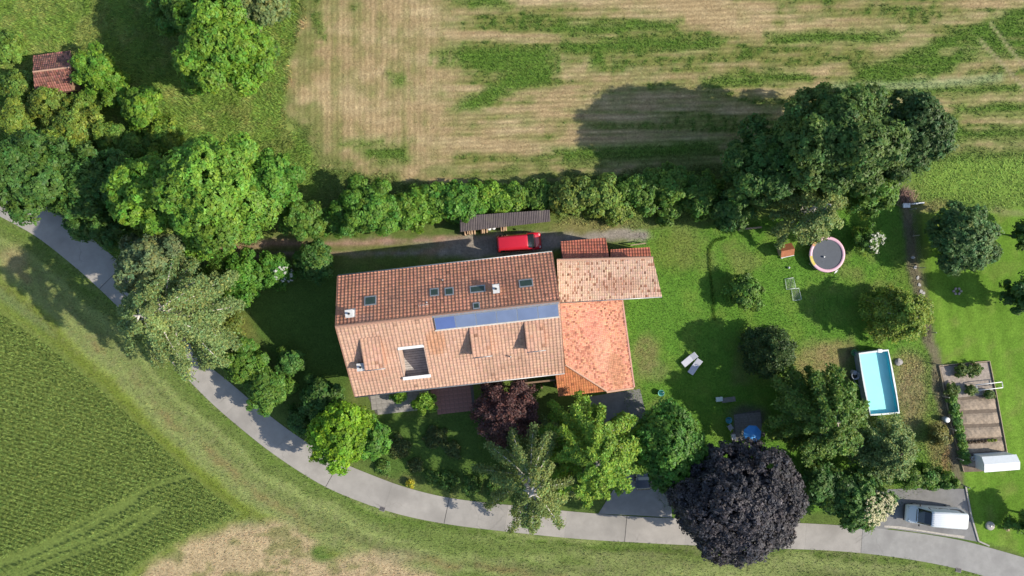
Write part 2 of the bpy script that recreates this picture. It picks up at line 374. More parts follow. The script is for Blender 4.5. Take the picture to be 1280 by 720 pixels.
    nl = lerp(np.tile(np.array([.105, .205, .022]), (n, 1)), (.14, .25, .03), np.clip((fbm(x*.4+y*.1, y*.12, 22)-.42)*4, 0, 1))
    nl = nl*(1+.07*np.sign(np.sin((x+.18*y)*2*math.pi/1.9))*np.clip(fbm(x*.3, y*.3, 25)*2-.2, 0, 1)+.10*(fbm(x*1.2, y*.5, 26)-.5))[:, None]; nl = lerp(nl, (.20, .22, .06), np.clip((fbm(x*.5, y*.5, 27)-.6)*5, 0, 1)*.5)
    c = c*(1-m[:, None])+nl*m[:, None]
    LW_SHADE = XY([(285, 375), (420, 330), (425, 360), (440, 520), (620, 520), (640, 600), (480, 590), (380, 500), (330, 430)])
    c = lerp(c, (.075, .135, .026), smooth(sdf(W, LW_SHADE), .6)*.9)  # house shade on the west lawn, painted into the turf colour
    c = lerp(c, (.20, .18, .05), smooth(np.hypot(x-(-31.0), y-(-4.3))-1.8, 1.0)*.5)
    # bare and dry patches, and a darker one left of the pool  (px, py, rx px, ry px, colour, strength)
    for (px, py, rx, ry, colr, st) in [(1020, 455, 32, 26, (.30, .23, .11), .8), (1045, 440, 20, 14, (.30, .23, .11), .7), (1140, 490, 18, 45, (.30, .225, .13), .85),
                                       (1130, 455, 14, 14, (.26, .22, .09), .6), (1075, 528, 20, 8, (.28, .22, .09), .6), (1172, 560, 12, 35, (.25, .17, .09), .7), (1185, 575, 9, 18, (.28, .15, .09), .7),
                                       (806, 440, 18, 22, (.24, .19, .09), .7), (815, 465, 22, 12, (.24, .21, .10), .5), (785, 297, 28, 6, (.33, .28, .21), .8), (740, 283, 50, 10, (.22, .19, .08), .7),
                                       (845, 315, 30, 25, (.16, .20, .04), .6), (1135, 247, 14, 10, (.26, .17, .13), .8), (1168, 257, 22, 7, (.25, .18, .10), .7), (1260, 265, 22, 5, (.24, .20, .12), .6),
                                       (1062, 450, 8, 30, (.16, .12, .07), .6), (935, 520, 24, 14, (.10, .085, .07), .8), (1140, 335, 22, 30, (.13, .18, .035), .6), (1235, 226, 100, 33, (.165, .26, .045), 1.0), (1160, 510, 30, 60, (.20, .19, .07), .45), (480, 600, 30, 5, (.14, .11, .06), .5)]:
        q = XY([(px, py)])[0]; e = (np.hypot((W[:, 0]-q[0])/(rx*MPP), (W[:, 1]-q[1])/(ry*MPP))-1)
        c = lerp(c, colr, smooth(e, .45)*st*np.clip(.35+fine*1.2, 0, 1))
    # strip under the garden fence
    ds = linedist(W, XY([(1131, 246), (1136, 290), (1146, 340), (1156, 400), (1168, 450), (1182, 520), (1198, 600)]))
    c = lerp(c, (.17, .13, .10), smooth(ds-.65, .25)*.8)
    # dirt track
    dT = sdf(W, TRACK); m = smooth(dT, .4)
    tc = lerp(np.tile(np.array([.27, .24, .205]), (n, 1)), (.31, .19, .125), np.clip((mid-.42)*5, 0, 1)*.6*smooth(x+6, 3))
    mid_l = linedist(P, XY([(240, 316), (340, 311), (450, 310), (560, 307), (620, 302)])); tc = lerp(tc, (.12, .15, .03), smooth(mid_l-.45+f1*.5, .25)*smooth(x+9, 3)*.9)
    tc = lerp(tc, (.34, .20, .14), smooth(np.abs(linedist(P, XY([(240, 314), (330, 303), (450, 302), (540, 296), (575, 293)])))-.5, .3)*.7)
    tc = tc*(.75+.5*fine)[:, None]
    c = c*(1-m[:, None])+tc*m[:, None]
    return np.clip(c, .01, .8)

STEP = .36
gx = np.arange(-84, 84.01, STEP); gy = np.arange(-58, 58.01, STEP); NX, NY = len(gx), len(gy)
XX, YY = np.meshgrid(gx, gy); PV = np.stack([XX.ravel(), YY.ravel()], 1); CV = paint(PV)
II, JJ = np.meshgrid(np.arange(NX-1), np.arange(NY-1)); a = (JJ*NX+II).ravel()
QF = np.stack([a, a+1, a+NX+1, a+NX], 1); CC = PV[QF].mean(1)
owner = np.zeros(len(QF), int)
REG = [('lawn', MEADOW, 1), ('verge', None, 2), ('stubble', STUB, 3), ('wheat', WHEAT, 4), ('dry', DRYF, 5), ('le', LAWNE, 6), ('ln', LAWNN, 7), ('track', TRACK, 8)]
owner[sdf(CC, MEADOW) < 0] = 1
owner[sdf(CC, np.vstack([RO, [[90, -90], [-120, -90], [-120, 10]]])) < 0] = 2
for poly, k in ((STUB, 3), (WHEAT, 4), (DRYF, 5), (LAWNE, 6), (LAWNN, 7), (TRACK, 8)): owner[sdf(CC, poly) < 0] = k
for k, nm in enumerate(['ground', 'meadow', 'grass_verge', 'stubble_field', 'wheat_field_soil', 'fallow_field', 'lawn', 'lawn', 'dirt_track']):
    sel = QF[owner == k]; idx, inv = np.unique(sel, return_inverse=True); inv = inv.reshape(sel.shape)
    V = np.concatenate([PV[idx], np.zeros((len(idx), 1))], 1); Cc = CV[idx]
    if k == 0:   # the sheet goes on to the horizon
        far = [(-84, -58), (84, -58), (84, 58), (-84, 58)]; Rf = 1500; nb = len(V)
        gx1, gy1 = gx[-1], gy[-1]
        ring = np.array([(-84, -58, 0), (gx1, -58, 0), (gx1, gy1, 0), (-84, gy1, 0), (-Rf, -Rf, 0), (Rf, -Rf, 0), (Rf, Rf, 0), (-Rf, Rf, 0)], float)
        V = np.vstack([V, ring]); Cc = np.vstack([Cc, np.tile([.11, .15, .04], (8, 1))])
        inv = np.vstack([inv, np.array([(0, 4, 5, 1), (1, 5, 6, 2), (2, 6, 7, 3), (3, 7, 4, 0)])+nb])
        inv[-4:] = inv[-4:, ::-1]
    AL = np.zeros(len(V)); AL[:len(idx)] = smooth(sdf(PV[idx], STUB)+.3, .8)
    link(nm, mesh_np(nm, V, inv, Cc, alpha=AL), M_GROUND, kind='structure')

def road_strip(i0, i1, z, inset=0.0):
    mb = MB(); A = RO[i0:i1+1]; B = RI[i0:i1+1]
    mb.prism([tuple(p) for p in A]+[tuple(p) for p in B[::-1]], .0, z); return mb
road = link('road', road_strip(0, len(RC)-1, .012).mesh('road'), M_JOINT, kind='structure')
def at_s(L, s): return np.array([np.interp(s, s_arc, L[:, 0]), np.interp(s, s_arc, L[:, 1])])
s_end = s_arc[np.argmin(np.hypot(*(RC-XY([(1073, 672)])[0]).T))]
s_first = s_arc[np.argmin(np.hypot(*(RC-XY([(353, 550)])[0]).T))]
rr = random.Random(4)
joints = [s_first-6.7*k for k in range(12, 0, -1) if s_first-6.7*k > 1]+[s_first]
s = s_first
while s < s_end-4: s += 6.75; joints.append(min(s, s_end))
joints = [0.02]+[j for j in joints if j < s_end-2]+[s_end]
def edge_pts(L, s0, s1, n=7): return [tuple(at_s(L, s0+(s1-s0)*k/n)) for k in range(n+1)]
tones = [(.335, .308, .275), (.318, .293, .263), (.35, .32, .286)]
slabm = [plain('concrete_slab_%d' % i, t, .92, var=.12, scale=.7, bump=.15, stain=tuple(c*.76 for c in t), crack=True) for i, t in enumerate(tones)]
for i in range(len(joints)-1):
    ga, gb = [(.035 if (q*7+3) % 5 < 2 else .004) for q in (i, i+1)]; s0, s1 = joints[i]+ga, joints[i+1]-gb
    MB().prism(edge_pts(RO, s0, s1)+edge_pts(RI, s0, s1)[::-1], .008, .036+rr.random()*.004).build('concrete_slab', slabm[rr.randrange(3)], road)
MB().prism(edge_pts(RO, s_end+.03, s_arc[-1], 60)+edge_pts(RI, s_end+.03, s_arc[-1], 60)[::-1], .008, .034).build('asphalt_surface', M_ROADASPH, road)

def sheet(name, pts, mat, z0, z1, **kw): return MB().prism([tuple(p) for p in XY(pts)], z0, z1).build(name, mat, **kw)
sheet('parking_pavement', [(1082, 664), (1094, 630), (1100, 612), (1150, 610), (1206, 611), (1213, 645), (1222, 677), (1190, 671.5), (1113, 660.5)], M_ASPH, -.02, .03, kind='structure')
sheet('driveway', [(748, 642), (772, 604), (790, 570), (822, 570), (838, 612), (840, 647), (803, 644.5)], M_ROADASPH, -.02, .03, kind='structure')
sheet('courtyard_pavement', [(735, 496), (800, 486), (808, 520), (790, 545), (740, 540)], M_ASPH, -.02, .02, kind='structure')
kerb = link('kerb', None, kind='structure')
KL = XY([(1206.5, 608), (1213.5, 645), (1222.5, 676), (1236, 682)])
mb = MB()
for i in range(3):
    p, q = KL[i], KL[i+1]; L = np.hypot(*(q-p)); nb = max(1, int(L/1.0))
    for k in range(nb):
        c = p+(q-p)*(k+.5)/nb; MB().box((c[0], c[1], .06), (L/nb-.02, .16, .16), math.atan2(q[1]-p[1], q[0]-p[0])).build('kerb_stone', M_CONC, kerb)
# pale gravel seam between the road and the parking place
sm = [G(x, y) for x, y in [(1105, 659), (1125, 661), (1150, 664), (1180, 669), (1205, 673)]]
MB().add([(p.x, p.y, .041) for p in sm]+[(p.x+.02, p.y+.22+.08*math.sin(i*2), .041) for i, p in enumerate(sm)], [(i, i+1, i+6, i+5) for i in range(4)]).build('gravel_seam', plain('pale_gravel', (.42, .38, .33), .95, var=.3, scale=6), kind='structure')

# ------------------------------------------------------------------ roofs
def tile_roof(name, parent, corners, udir, tw, tl, pal, rng, amp=.045, hole=None, thick=.16, patch=None, deckmat=None, sag=.05, riser=.013):
    """corners: coplanar 3D polygon (convex). udir: along the eave. tiles laid in courses, one mesh, clipped to the polygon."""
    C = [Vector(c) for c in corners]; n = (C[1]-C[0]).cross(C[2]-C[0]).normalized()
    if n.z < 0: n = -n
    u = Vector(udir); u = (u-n*u.dot(n)).normalized(); v = n.cross(u)
    if v.z > 0: v = -v
    O = C[0]; us = [(c-O).dot(u) for c in C]; vs = [(c-O).dot(v) for c in C]
    u0, u1, v0, v1 = min(us), max(us), min(vs), max(vs)
    nu, nv = int(math.ceil((u1-u0)/tw)), int(math.ceil((v1-v0)/tl))
    K = 5; prof = np.array([0, .75, 1.0, .75, .02, 0])*amp; ss = np.array([0, .16, .33, .5, .66, 1.0])
    I, J = np.meshgrid(np.arange(nu), np.arange(nv)); I = I.ravel(); J = J.ravel()
    cu = u0+(I+.5)*tw; cv = v0+(J+.5)*tl
    keep = np.ones(len(I), bool)
    if hole is not None:
        hq = np.array([((Vector(h)-O).dot(u), (Vector(h)-O).dot(v)) for h in hole]); keep &= sdf(np.stack([cu, cv], 1), hq) > 0
    I, J, cu, cv = I[keep], J[keep], cu[keep], cv[keep]; m = len(I)
    jit = rng.normal(0, .004, m); jl = rng.normal(0, .006, m)
    U = (u0+I*tw)[:, None]+ss[None, :]*tw
    sagv = (fbm(cu*.35, cv*.35, 31)-.5)*sag
    h0 = prof[None, :]+jit[:, None]+sagv[:, None]+.005; h1 = h0+riser
    va = (v0+J*tl)[:, None]+np.zeros((1, 6)); vb = (v0+(J+1)*tl+.02+jl)[:, None]+np.zeros((1, 6))
    def P(U, Vv, H): return (np.array(O)[None, None]+U[..., None]*np.array(u)+Vv[..., None]*np.array(v)+H[..., None]*np.array(n))
    A, B, Cx = P(U, va, h0), P(U, vb, h1), P(U, vb, h0-.02)
    V = np.concatenate([A, B, Cx], 1).reshape(-1, 3)     # 18 verts per tile
    b = (np.arange(m)*18)[:, None]; F = []
    for k in range(K): F += [b+np.array([k, k+1, 6+k+1, 6+k]), b+np.array([6+k, 6+k+1, 12+k+1, 12+k])]
    F = np.concatenate(F, 0)
    col = pal(I, J, cu-u0, cv-v0, rng)
    me = mesh_np(name, V, F, np.repeat(col, 18, 0))
    bm = bmesh.new(); bm.from_mesh(me); cen = sum(C, Vector())/len(C)
    for i in range(len(C)):
        p, q = C[i], C[(i+1) % len(C)]; e = (q-p).cross(n).normalized()
        if e.dot(cen-p) > 0: e = -e
        bmesh.ops.bisect_plane(bm, geom=bm.verts[:]+bm.edges[:]+bm.faces[:], plane_co=p+e*.001, plane_no=e, clear_outer=True)
    bm.to_mesh(me); bm.free()
    t = link('roof_tiles' if name == 'roof' else name, me, M_TILE, parent, kind='stuff')
    return t, O, u, v, n
def pal_maker(base, spread, hue, alt=None, altp=0.0, streak=.1, patch=None):
    base = np.array(base)
    def f(I, J, U, V, rng):
        m = len(I); c = np.tile(base, (m, 1))*(1+rng.normal(0, spread, (m, 1)))
        c = c*(1+rng.normal(0, hue, (m, 3)))
        c *= (1+(fbm(I*.35, J*.05, 41)-.5)*streak*2)[:, None]; c *= (1+(fbm(U*.4, V*.4, 43)-.5)*.35)[:, None]
        if alt is not None:
            p = altp*(.3+1.4*fbm(U*.5, V*.5, 47)) if altp < .9 else altp
            k = rng.random(m) < p; c[k] = np.array(alt)*(1+rng.normal(0, .2, (k.sum(), 1)))
        if patch:
            for (pu, pv, ru, rv, cc, st) in patch:
                w = smooth(np.hypot((U-pu)/ru, (V-pv)/rv)-1, .25)*st; c = c*(1-w[:, None])+np.array(cc)*w[:, None]*(1+rng.normal(0, .1, (m, 1)))
        return np.clip(c, .015, .75)
    return f

HANG = math.radians(6.4); HO = Vector((-6.4, -2.6, 0)); RIDGE, PITCH = 9.0, .60; HX, HN, HS = 11.2, 5.1, -7.7
house = thing('farmhouse', 'long farmhouse with red pantile gable roof, rooftop solar strip and roof terrace', 'house', HO, HANG)
Rh = Matrix.Rotation(HANG, 3, 'Z'); Rhi = Matrix.Rotation(-HANG, 3, 'Z'); CAMP = Vector((0, 0, CAM_H))
def zroof(y): return RIDGE-PITCH*abs(y)
def rp(px, py, north, lift=0.0):
    """pixel -> house-local point on the roof slope"""
    d = Rhi @ (G(px, py)-CAMP); c = Rhi @ (CAMP-HO); s = -PITCH if north else PITCH
    t = (RIDGE+lift+s*c.y-c.z)/(d.z-s*d.y); return c+d*t
rngT = np.random.default_rng(7)
rec = [rp(499, 434, False), rp(530.5, 431.5, False), rp(536.5, 469, False), rp(503.5, 472.5, False)]
rx0 = (rec[0].x+rec[3].x)/2; rx1 = (rec[1].x+rec[2].x)/2; ry1 = (rec[0].y+rec[1].y)/2; ry0 = (rec[2].y+rec[3].y)/2
def onS(x, y): return Vector((x, y, zroof(y)))
hole = [onS(rx0, ry1), onS(rx1, ry1), onS(rx1, ry0), onS(rx0, ry0)]
palN = pal_maker((.56, .25, .16), .05, .02, (.48, .215, .14), .04, .22, [(6.0, 2.4, 1.1, 1.6, (.5, .24, .16), .7), (15.3, 1.4, 1.2, 1.2, (.5, .26, .17), .6), (19.5, 1.5, .9, 2.0, (.52, .26, .16), .6), (11.0, 3.0, 3.5, .8, (.34, .17, .125), .5), (16.5, 3.4, 2.5, .8, (.34, .17, .125), .4), (2.5, .6, 1.5, .6, (.3, .18, .15), .5)])
palS = pal_maker((.52, .315, .225), .035, .015, (.48, .28, .195), .04, .10, [(9.5, 3.2, 1.0, 1.6, (.48, .22, .11), .6), (3.5, 3.0, 2.2, 1.5, (.42, .25, .18), .4), (2.0, 6.0, 2.5, 1.0, (.46, .22, .14), .3)])
tile_roof('north_tiles', house, [(-HX, HN, zroof(HN)), (HX, HN, zroof(HN)), (HX, 0, RIDGE), (-HX, 0, RIDGE)], (1, 0, 0), .375, .36, palN, rngT, amp=.05)
tile_roof('south_tiles', house, [(-HX, 0, RIDGE), (HX, 0, RIDGE), (HX, HS, zroof(HS)), (-HX, HS, zroof(HS))], (1, 0, 0), .375, .36, palS, rngT, amp=.038, hole=hole)
# roof deck (boards under the tiles), pieces round the terrace opening
def deckp(x0, x1, y0, y1, nm='roof_deck'):
    MB().slab([(x0, y0, zroof(y0)-.012), (x1, y0, zroof(y0)-.012), (x1, y1, zroof(y1)-.012), (x0, y1, zroof(y1)-.012)], .16).build(nm, M_WOOD, house)
deckp(-HX+.02, HX-.02, .003, HN-.02)
deckp(-HX+.02, rx0-.003, HS+.02, -.003); deckp(rx1+.003, HX-.02, HS+.02, -.003); deckp(rx0, rx1, ry1+.003, -.003); deckp(rx0, rx1, HS+.02, ry0-.003)
mbR = []
nr = 56
for i in range(nr):                       # ridge caps, one by one
    x = -HX+(i+.5)*2*HX/nr
    if i == 0: 
        cap = MB(); prof = [(-.17, -.075), (-.11, .03), (0, .075), (.11, .03), (.17, -.075)]
        w = HX/nr+.01
        vs = [(sx*w, py, pz+(.012 if sx > 0 else 0)) for sx in (-1, 1) for py, pz in prof]
        cap.add(vs, [(k, k+1, 6+k, 5+k) for k in range(4)]); capme = cap.mesh('ridge_cap')
        capme.materials.append(plain('ridge_clay', (.36, .20, .14), .85, var=.25, scale=1.5))
    link('ridge_cap', capme, None, house, loc=(x, 0, RIDGE+.06))
for s_, yy in ((1, HN), (-1, HS)):        # gutters and verge boards
    MB().tube([(-HX, yy+.08*s_, zroof(yy)-.07), (HX, yy+.08*s_, zroof(yy)-.07)], .075).build('gutter', M_ZINC, house)
for sx in (-1, 1):
    for yy in (HN, HS):
        MB().slab([(sx*HX, 0, RIDGE+.03), (sx*(HX+.05), 0, RIDGE+.03), (sx*(HX+.05), yy, zroof(yy)+.03), (sx*HX, yy, zroof(yy)+.03)], .2).build('verge_board', plain('verge_clay', (.30, .15, .10), .8), house)
# walls, set in under the overhanging roof
WX, WN, WS, WT = HX-.5, HN-.7, HS+1.0, .3
for yy, s_ in ((WN, 1), (WS, -1)): MB().box((0, yy-s_*WT/2, (zroof(yy)-.3)/2), (2*WX, WT, zroof(yy)-.3)).build('wall', M_PLASTER, house)
for sx in (-1, 1):
    y0, y1 = WS+WT+.003, WN-WT-.003; x0, x1 = sx*(WX-WT), sx*WX
    pts = [(y0, 0), (y1, 0), (y1, zroof(y1)-.25), (0, RIDGE-.25), (y0, zroof(y0)-.25)]
    MB().add([(x0, a_, b_) for a_, b_ in pts]+[(x1, a_, b_) for a_, b_ in pts], [list(range(5)), list(range(5, 10))[::-1]]+[[i, (i+1) % 5, 5+(i+1) % 5, 5+i] for i in range(5)]).build('wall', M_PLASTER, house)
def wall_window(x, y, z, w, h, axis, par=house, sill=True):
    f = MB(); sz = (w+.16, .06, h+.16) if axis == 'x' else (.06, w+.16, h+.16)
    o = f.box((x, y, z), sz).build('window', M_WHITE, par)
    sg = (w, .075, h) if axis == 'x' else (.075, w, h)
    MB().box((x, y, z), sg).build('pane', M_GLASS, o)
for x in (-8.5, -5.2, -1.5, 2.2, 6.0, 9.0):
    wall_window(x, WS-.02, 1.5, 1.2, 1.3, 'x'); wall_window(x, WN+.02, 1.6, 1.0, 1.1, 'x'); wall_window(x, WN+.02, 4.2, 1.0, 1.0, 'x')
for y in (-4.2, -1.2, 1.8): wall_window(-WX-.02, y, 1.6, 1.1, 1.2, 'y'); wall_window(-WX-.02, y, 4.6, 1.0, 1.2, 'y')
wall_window(-WX-.02, -.5, 7.0, .8, .9, 'y')
# roof terrace
FZ = zroof(ry0)-1.0
mb = MB(); nb = 13
for i in range(nb):
    yy = ry0+(i+.5)*(ry1-ry0)/nb; mb.box(((rx0+rx1)/2, yy, FZ), (rx1-rx0-.02, (ry1-ry0)/nb-.035, .05))
mb.build('terrace_decking', plain('deck_grey', (.40, .38, .36), .8, var=.25, scale=2), house, kind='stuff')
MB().box(((rx0+rx1)/2, (ry0+ry1)/2, FZ-.08), (rx1-rx0, ry1-ry0, .06)).build('terrace_base', M_DARK, house)
M_TW = plain('terrace_wall', (.42, .30, .24), .85)
for x in (rx0, rx1):
    MB().add([(x+sx, yy, z) for sx in (-.04, .04) for yy, z in ((ry0, FZ-.1), (ry1, FZ-.1), (ry1, zroof(ry1)+.06), (ry0, zroof(ry0)+.06))],
             [(0, 1, 2, 3), (7, 6, 5, 4), (0, 4, 5, 1), (1, 5, 6, 2), (2, 6, 7, 3), (3, 7, 4, 0)]).build('terrace_cheek', M_TW, house)
MB().box(((rx0+rx1)/2, ry0-.04, (FZ+zroof(ry0))/2+.05), (rx1-rx0+.1, .1, zroof(ry0)-FZ+.25)).build('terrace_parapet', M_TW, house)
MB().box(((rx0+rx1)/2, ry0-.05, zroof(ry0)+.22), (rx1-rx0+.25, .34, .07)).build('terrace_coping', M_WHITE, house, bevel=.012)
MB().box(((rx0+rx1)/2, ry1+.03, (FZ+zroof(ry1))/2-.05), (rx1-rx0+.05, .1, zroof(ry1)-FZ)).build('terrace_back_wall', M_WHITE, house)
MB().box(((rx0+rx1)/2, ry1-.10, zroof(ry1)-.02), (rx1-rx0, .3, .06)).build('terrace_lintel', M_WHITE, house)
# dormers: low cat-slide roofs growing out of the south slope
def dormer(pl_top, pl_fl, pl_fr):
    t = rp(*pl_top, False); fl = rp(*pl_fl, False, 1.25); fr = rp(*pl_fr, False, 1.25)
    x0, x1 = min(t.x, fl.x), fr.x; yt = t.y; yf = (fl.y+fr.y)/2; zt = zroof(yt)+.06; zf = zroof(yf)+1.25
    d = link('dormer', None, None, house)
    tile_roof('dormer_tiles', d, [(x0, yt, zt), (x1, yt, zt), (x1, yf, zf), (x0, yf, zf)], (1, 0, 0), .375, .36, palD, rngT, amp=.038)
    MB().slab([(x0+.02, yt, zt-.012), (x1-.02, yt, zt-.012), (x1-.02, yf+.02, zf-.012), (x0+.02, yf+.02, zf-.012)], .1).build('dormer_deck', M_WOOD, d)
    for x in (x0+.08, x1-.08):
        MB().add([(x+sx, yy, z) for sx in (-.04, .04) for yy, z in ((yt-.2, zroof(yt)-.15), (yf+.15, zroof(yf)-.1), (yf+.15, zf-.1), (yt-.2, zt-.2))],
                 [(0, 1, 2, 3), (7, 6, 5, 4), (0, 4, 5, 1), (1, 5, 6, 2), (2, 6, 7, 3), (3, 7, 4, 0)]).build('dormer_cheek', plain('cheek_clay', (.40, .22, .15), .85), d)
    MB().box(((x0+x1)/2, yf+.2, (zroof(yf)+zf)/2-.1), (x1-x0-.26, .06, zf-zroof(yf)-.1)).build('dormer_front', M_WOOD, d)
    MB().box(((x0+x1)/2, yf+.17, (zroof(yf)+zf)/2-.06), (x1-x0-.6, .05, .5)).build('dormer_window', M_GLASS, d)
    MB().tube([(x0-.03, yf-.06, zf-.05), (x1+.03, yf-.06, zf-.05)], .05).build('dormer_gutter', M_ZINC, d)
palD = pal_maker((.49, .285, .20), .05, .02, (.38, .2, .13), .1, .1)
dormer((452, 423), (456, 463), (481, 460)); dormer((587, 409), (591, 447), (615, 444)); dormer((656, 402), (659, 440), (682, 437))
# solar collectors
sp = [rp(542, 395.5, False, .12), rp(697.5, 379.5, False, .12), rp(698.5, 396, False, .12), rp(543.5, 412, False, .12)]
sx0, sx1 = sp[0].x, sp[1].x; sy1 = min(-.22, (sp[0].y+sp[1].y)/2); sy0 = (sp[2].y+sp[3].y)/2
M_PV = plain('solar_glass', (.13, .17, .28), .3, var=.12, scale=.6, spec=1.0)
pvm = [M_PV, plain('solar_glass_2', (.14, .18, .29), .3, var=.12, scale=.6, spec=1.0), plain('solar_glass_3', (.08, .12, .29), .3, var=.12, scale=.6, spec=1.0)]
M_ALU = plain('aluminium', (.5, .51, .53), .35, .7, var=.05)
for i in range(6):
    a_, b_ = sx0+(sx1-sx0)*i/6+.012, sx0+(sx1-sx0)*(i+1)/6-.012
    def q(x0, x1, y0, y1, l): return [(x0, y0, zroof(y0)+l), (x1, y0, zroof(y0)+l), (x1, y1, zroof(y1)+l), (x0, y1, zroof(y1)+l)]
    fr = MB().slab(q(a_, b_, sy0, sy1, .20), .1).build('solar_panel', M_ALU, house)
    MB().slab(q(a_+.04, b_-.04, sy0+.04, sy1-.04, .206), .03).build('panel_glass', pvm[2 if i == 0 else i % 2], fr)
MB().slab(q(sx0-.15, sx1+.1, sy1+.02, min(sy1+.3, -.02), .16), .05).build('panel_flashing', M_ZINC, house)
MB().slab(q(sx0-.12, sx1+.05, sy0-.14, sy0-.01, .15), .05).build('panel_flashing', plain('pale_flashing', (.55, .5, .45), .5), house)
# skylights on the north slope
for (px, py, w, h) in [(463, 375.6, 14, 10), (543, 365, 10, 8), (561.5, 364, 10, 8), (597, 361, 19, 7), (595.5, 382, 7, 6), (657.5, 353.6, 17, 8)]:
    c = rp(px, py, True, .1); w *= .072; h *= .072
    def qn(hw, hh, l): return [(c.x-hw, c.y-hh, zroof(c.y-hh)+l), (c.x+hw, c.y-hh, zroof(c.y-hh)+l), (c.x+hw, c.y+hh, zroof(c.y+hh)+l), (c.x-hw, c.y+hh, zroof(c.y+hh)+l)]
    fr = MB().slab(qn(w/2+.1, h/2+.1, .15), .14).build('skylight', M_ZINC, house)
    MB().slab(qn(w/2-.01, h/2-.01, .165), .03).build('skylight_glass', plain('skylight_glass', (.03, .05, .035), .12, var=.2, spec=.6), fr)
# chimneys and vent pipes
def chimney(px, py, north, w, d, h):
    c = rp(px, py, north, h); b = zroof(c.y)
    ch = MB().box((c.x, c.y, b+h/2-.3), (w, d, h+.6)).build('chimney', M_WHITE, house, bevel=.02)
    MB().box((c.x, c.y, b+h+.05), (w+.14, d+.14, .07)).build('chimney_cap', plain('cap_grey', (.55, .54, .52), .8), ch)
    MB().lathe((c.x, c.y, b+h+.085), [(.11, 0), (.11, .22), (.08, .22), (.08, .0)], 14).build('flue', M_DARK, ch)
    MB().box((c.x, c.y, b-.0), (w+.25, d+.35, .12), M=Matrix.Rotation(math.atan(PITCH)*(1 if not north else -1), 3, 'X')).build('flashing', M_ZINC, ch)
chimney(436.5, 392, True, .65, .65, .8); chimney(620, 361, True, .5, .75, .8); chimney(451, 459, False, .65, .65, .8)
for (px, py, nn) in [(533, 378, True), (638, 446, False), (553, 350, True)]:
    c = rp(px, py, nn, .4); MB().tube([(c.x, c.y, zroof(c.y)-.1), (c.x, c.y, zroof(c.y)+.45)], .08).build('vent_pipe', M_METAL, house)
c = rp(530, 381, True, 1)   # aerial
an = MB().tube([(c.x, c.y, zroof(c.y)-.1), (c.x, c.y, zroof(c.y)+1.8)], .02)
an.tube([(c.x-.5, c.y, zroof(c.y)+1.7), (c.x+.5, c.y, zroof(c.y)+1.7)], .012)
for k in range(5): an.tube([(c.x-.45+.22*k, c.y-.25, zroof(c.y)+1.71), (c.x-.45+.22*k, c.y+.25, zroof(c.y)+1.71)], .008, 5)
an.build('aerial', M_METAL, house)

# ---- annexes
def plane_pt(px, py, P0, n):
    d = G(px, py)-CAMP; t = (Vector(P0)-CAMP).dot(n)/d.dot(n); return CAMP+d*t
def deck(par, pts, t=.14, mat=None, nm='roof_deck'):
    c = sum((Vector(p) for p in pts), Vector())/len(pts)
    MB().slab([Vector(p)+(c-Vector(p))*.004-Vector((0, 0, .014)) for p in pts], t).build(nm, mat or M_WOOD, par)
def caps(par, p, q, mat, n=None, r=.14):
    p, q = Vector(p), Vector(q); L = (q-p).length; n = n or int(L/.4); d = (q-p)/n
    for i in range(n): 
        if i == 0:
            me = MB().tube([(0, 0, 0), tuple(d*1.04)], [r*.92, r], 8, cap=False).mesh('ridge_cap'); me.materials.append(mat)
        link('ridge_cap', me, None, par, loc=p+d*i)
M_RC = plain('ridge_pale', (.50, .30, .21), .85, var=.2, scale=2)
barn = thing('barn_annex', 'pale tiled barn wing with dark flecked roof, joined to the farmhouse gable', 'building', (0, 0, 0))
RL, RR = G(696, 325, 5.3), G(816, 322, 5.3); EL, ER = G(699, 378, 3.95), G(827, 370, 3.95)
nA = (RR-RL).cross(EL-RL).normalized(); ER = plane_pt(827.5, 370.5, RL, nA)
palA = pal_maker((.56, .375, .275), .05, .03, (.32, .16, .105), .14, .06, [(6.5, 2.9, 2.2, .9, (.34, .16, .10), .4)])
tile_roof('barn_tiles', barn, [RL, RR, ER, EL], RR-RL, .18, .29, palA, rngT, amp=.028)
deck(barn, [RL, RR, ER, EL])
palR = pal_maker((.42, .135, .085), .08, .03, (.3, .1, .07), .12, .1)
N1 = [G(704, 326.5, 3.7), G(762, 324, 3.7), G(757, 297, 3.0), G(700.5, 302, 3.0)]
n1 = (N1[1]-N1[0]).cross(N1[2]-N1[0]).normalized(); N1[3] = plane_pt(700.5, 302, N1[0], n1)
N2 = [G(762.5, 325, 3.55), G(814.5, 324, 3.55), G(812, 309, 3.2), G(763.5, 312, 3.2)]
n2 = (N2[1]-N2[0]).cross(N2[2]-N2[0]).normalized(); N2[3] = plane_pt(763.5, 312, N2[0], n2)
for N_ in (N1, N2): tile_roof('barn_tiles', barn, N_, RR-RL, .30, .36, palR, rngT, amp=.04); deck(barn, N_)
caps(barn, RL+Vector((0, 0, .02)), RR+Vector((0, 0, .02)), M_RC)
MB().tube([EL+Vector((0, -.06, -.05)), ER+Vector((0, -.06, -.05))], .06).build('gutter', M_ZINC, barn)
def wall_quad(par, a_, b_, za, zb, mat, t=.25, z0=0.0, nm='wall'):
    a_, b_ = Vector((a_[0], a_[1], 0)), Vector((b_[0], b_[1], 0)); d = (b_-a_).normalized(); w = Vector((-d.y, d.x, 0))*t/2
    vs = [a_-w+Vector((0, 0, z0)), b_-w+Vector((0, 0, z0)), b_-w+Vector((0, 0, zb)), a_-w+Vector((0, 0, za))]
    vs += [v+w*2 for v in vs]
    MB().add(vs, [(0, 1, 2, 3), (7, 6, 5, 4), (0, 4, 5, 1), (1, 5, 6, 2), (2, 6, 7, 3), (3, 7, 4, 0)]).build(nm, mat, par)
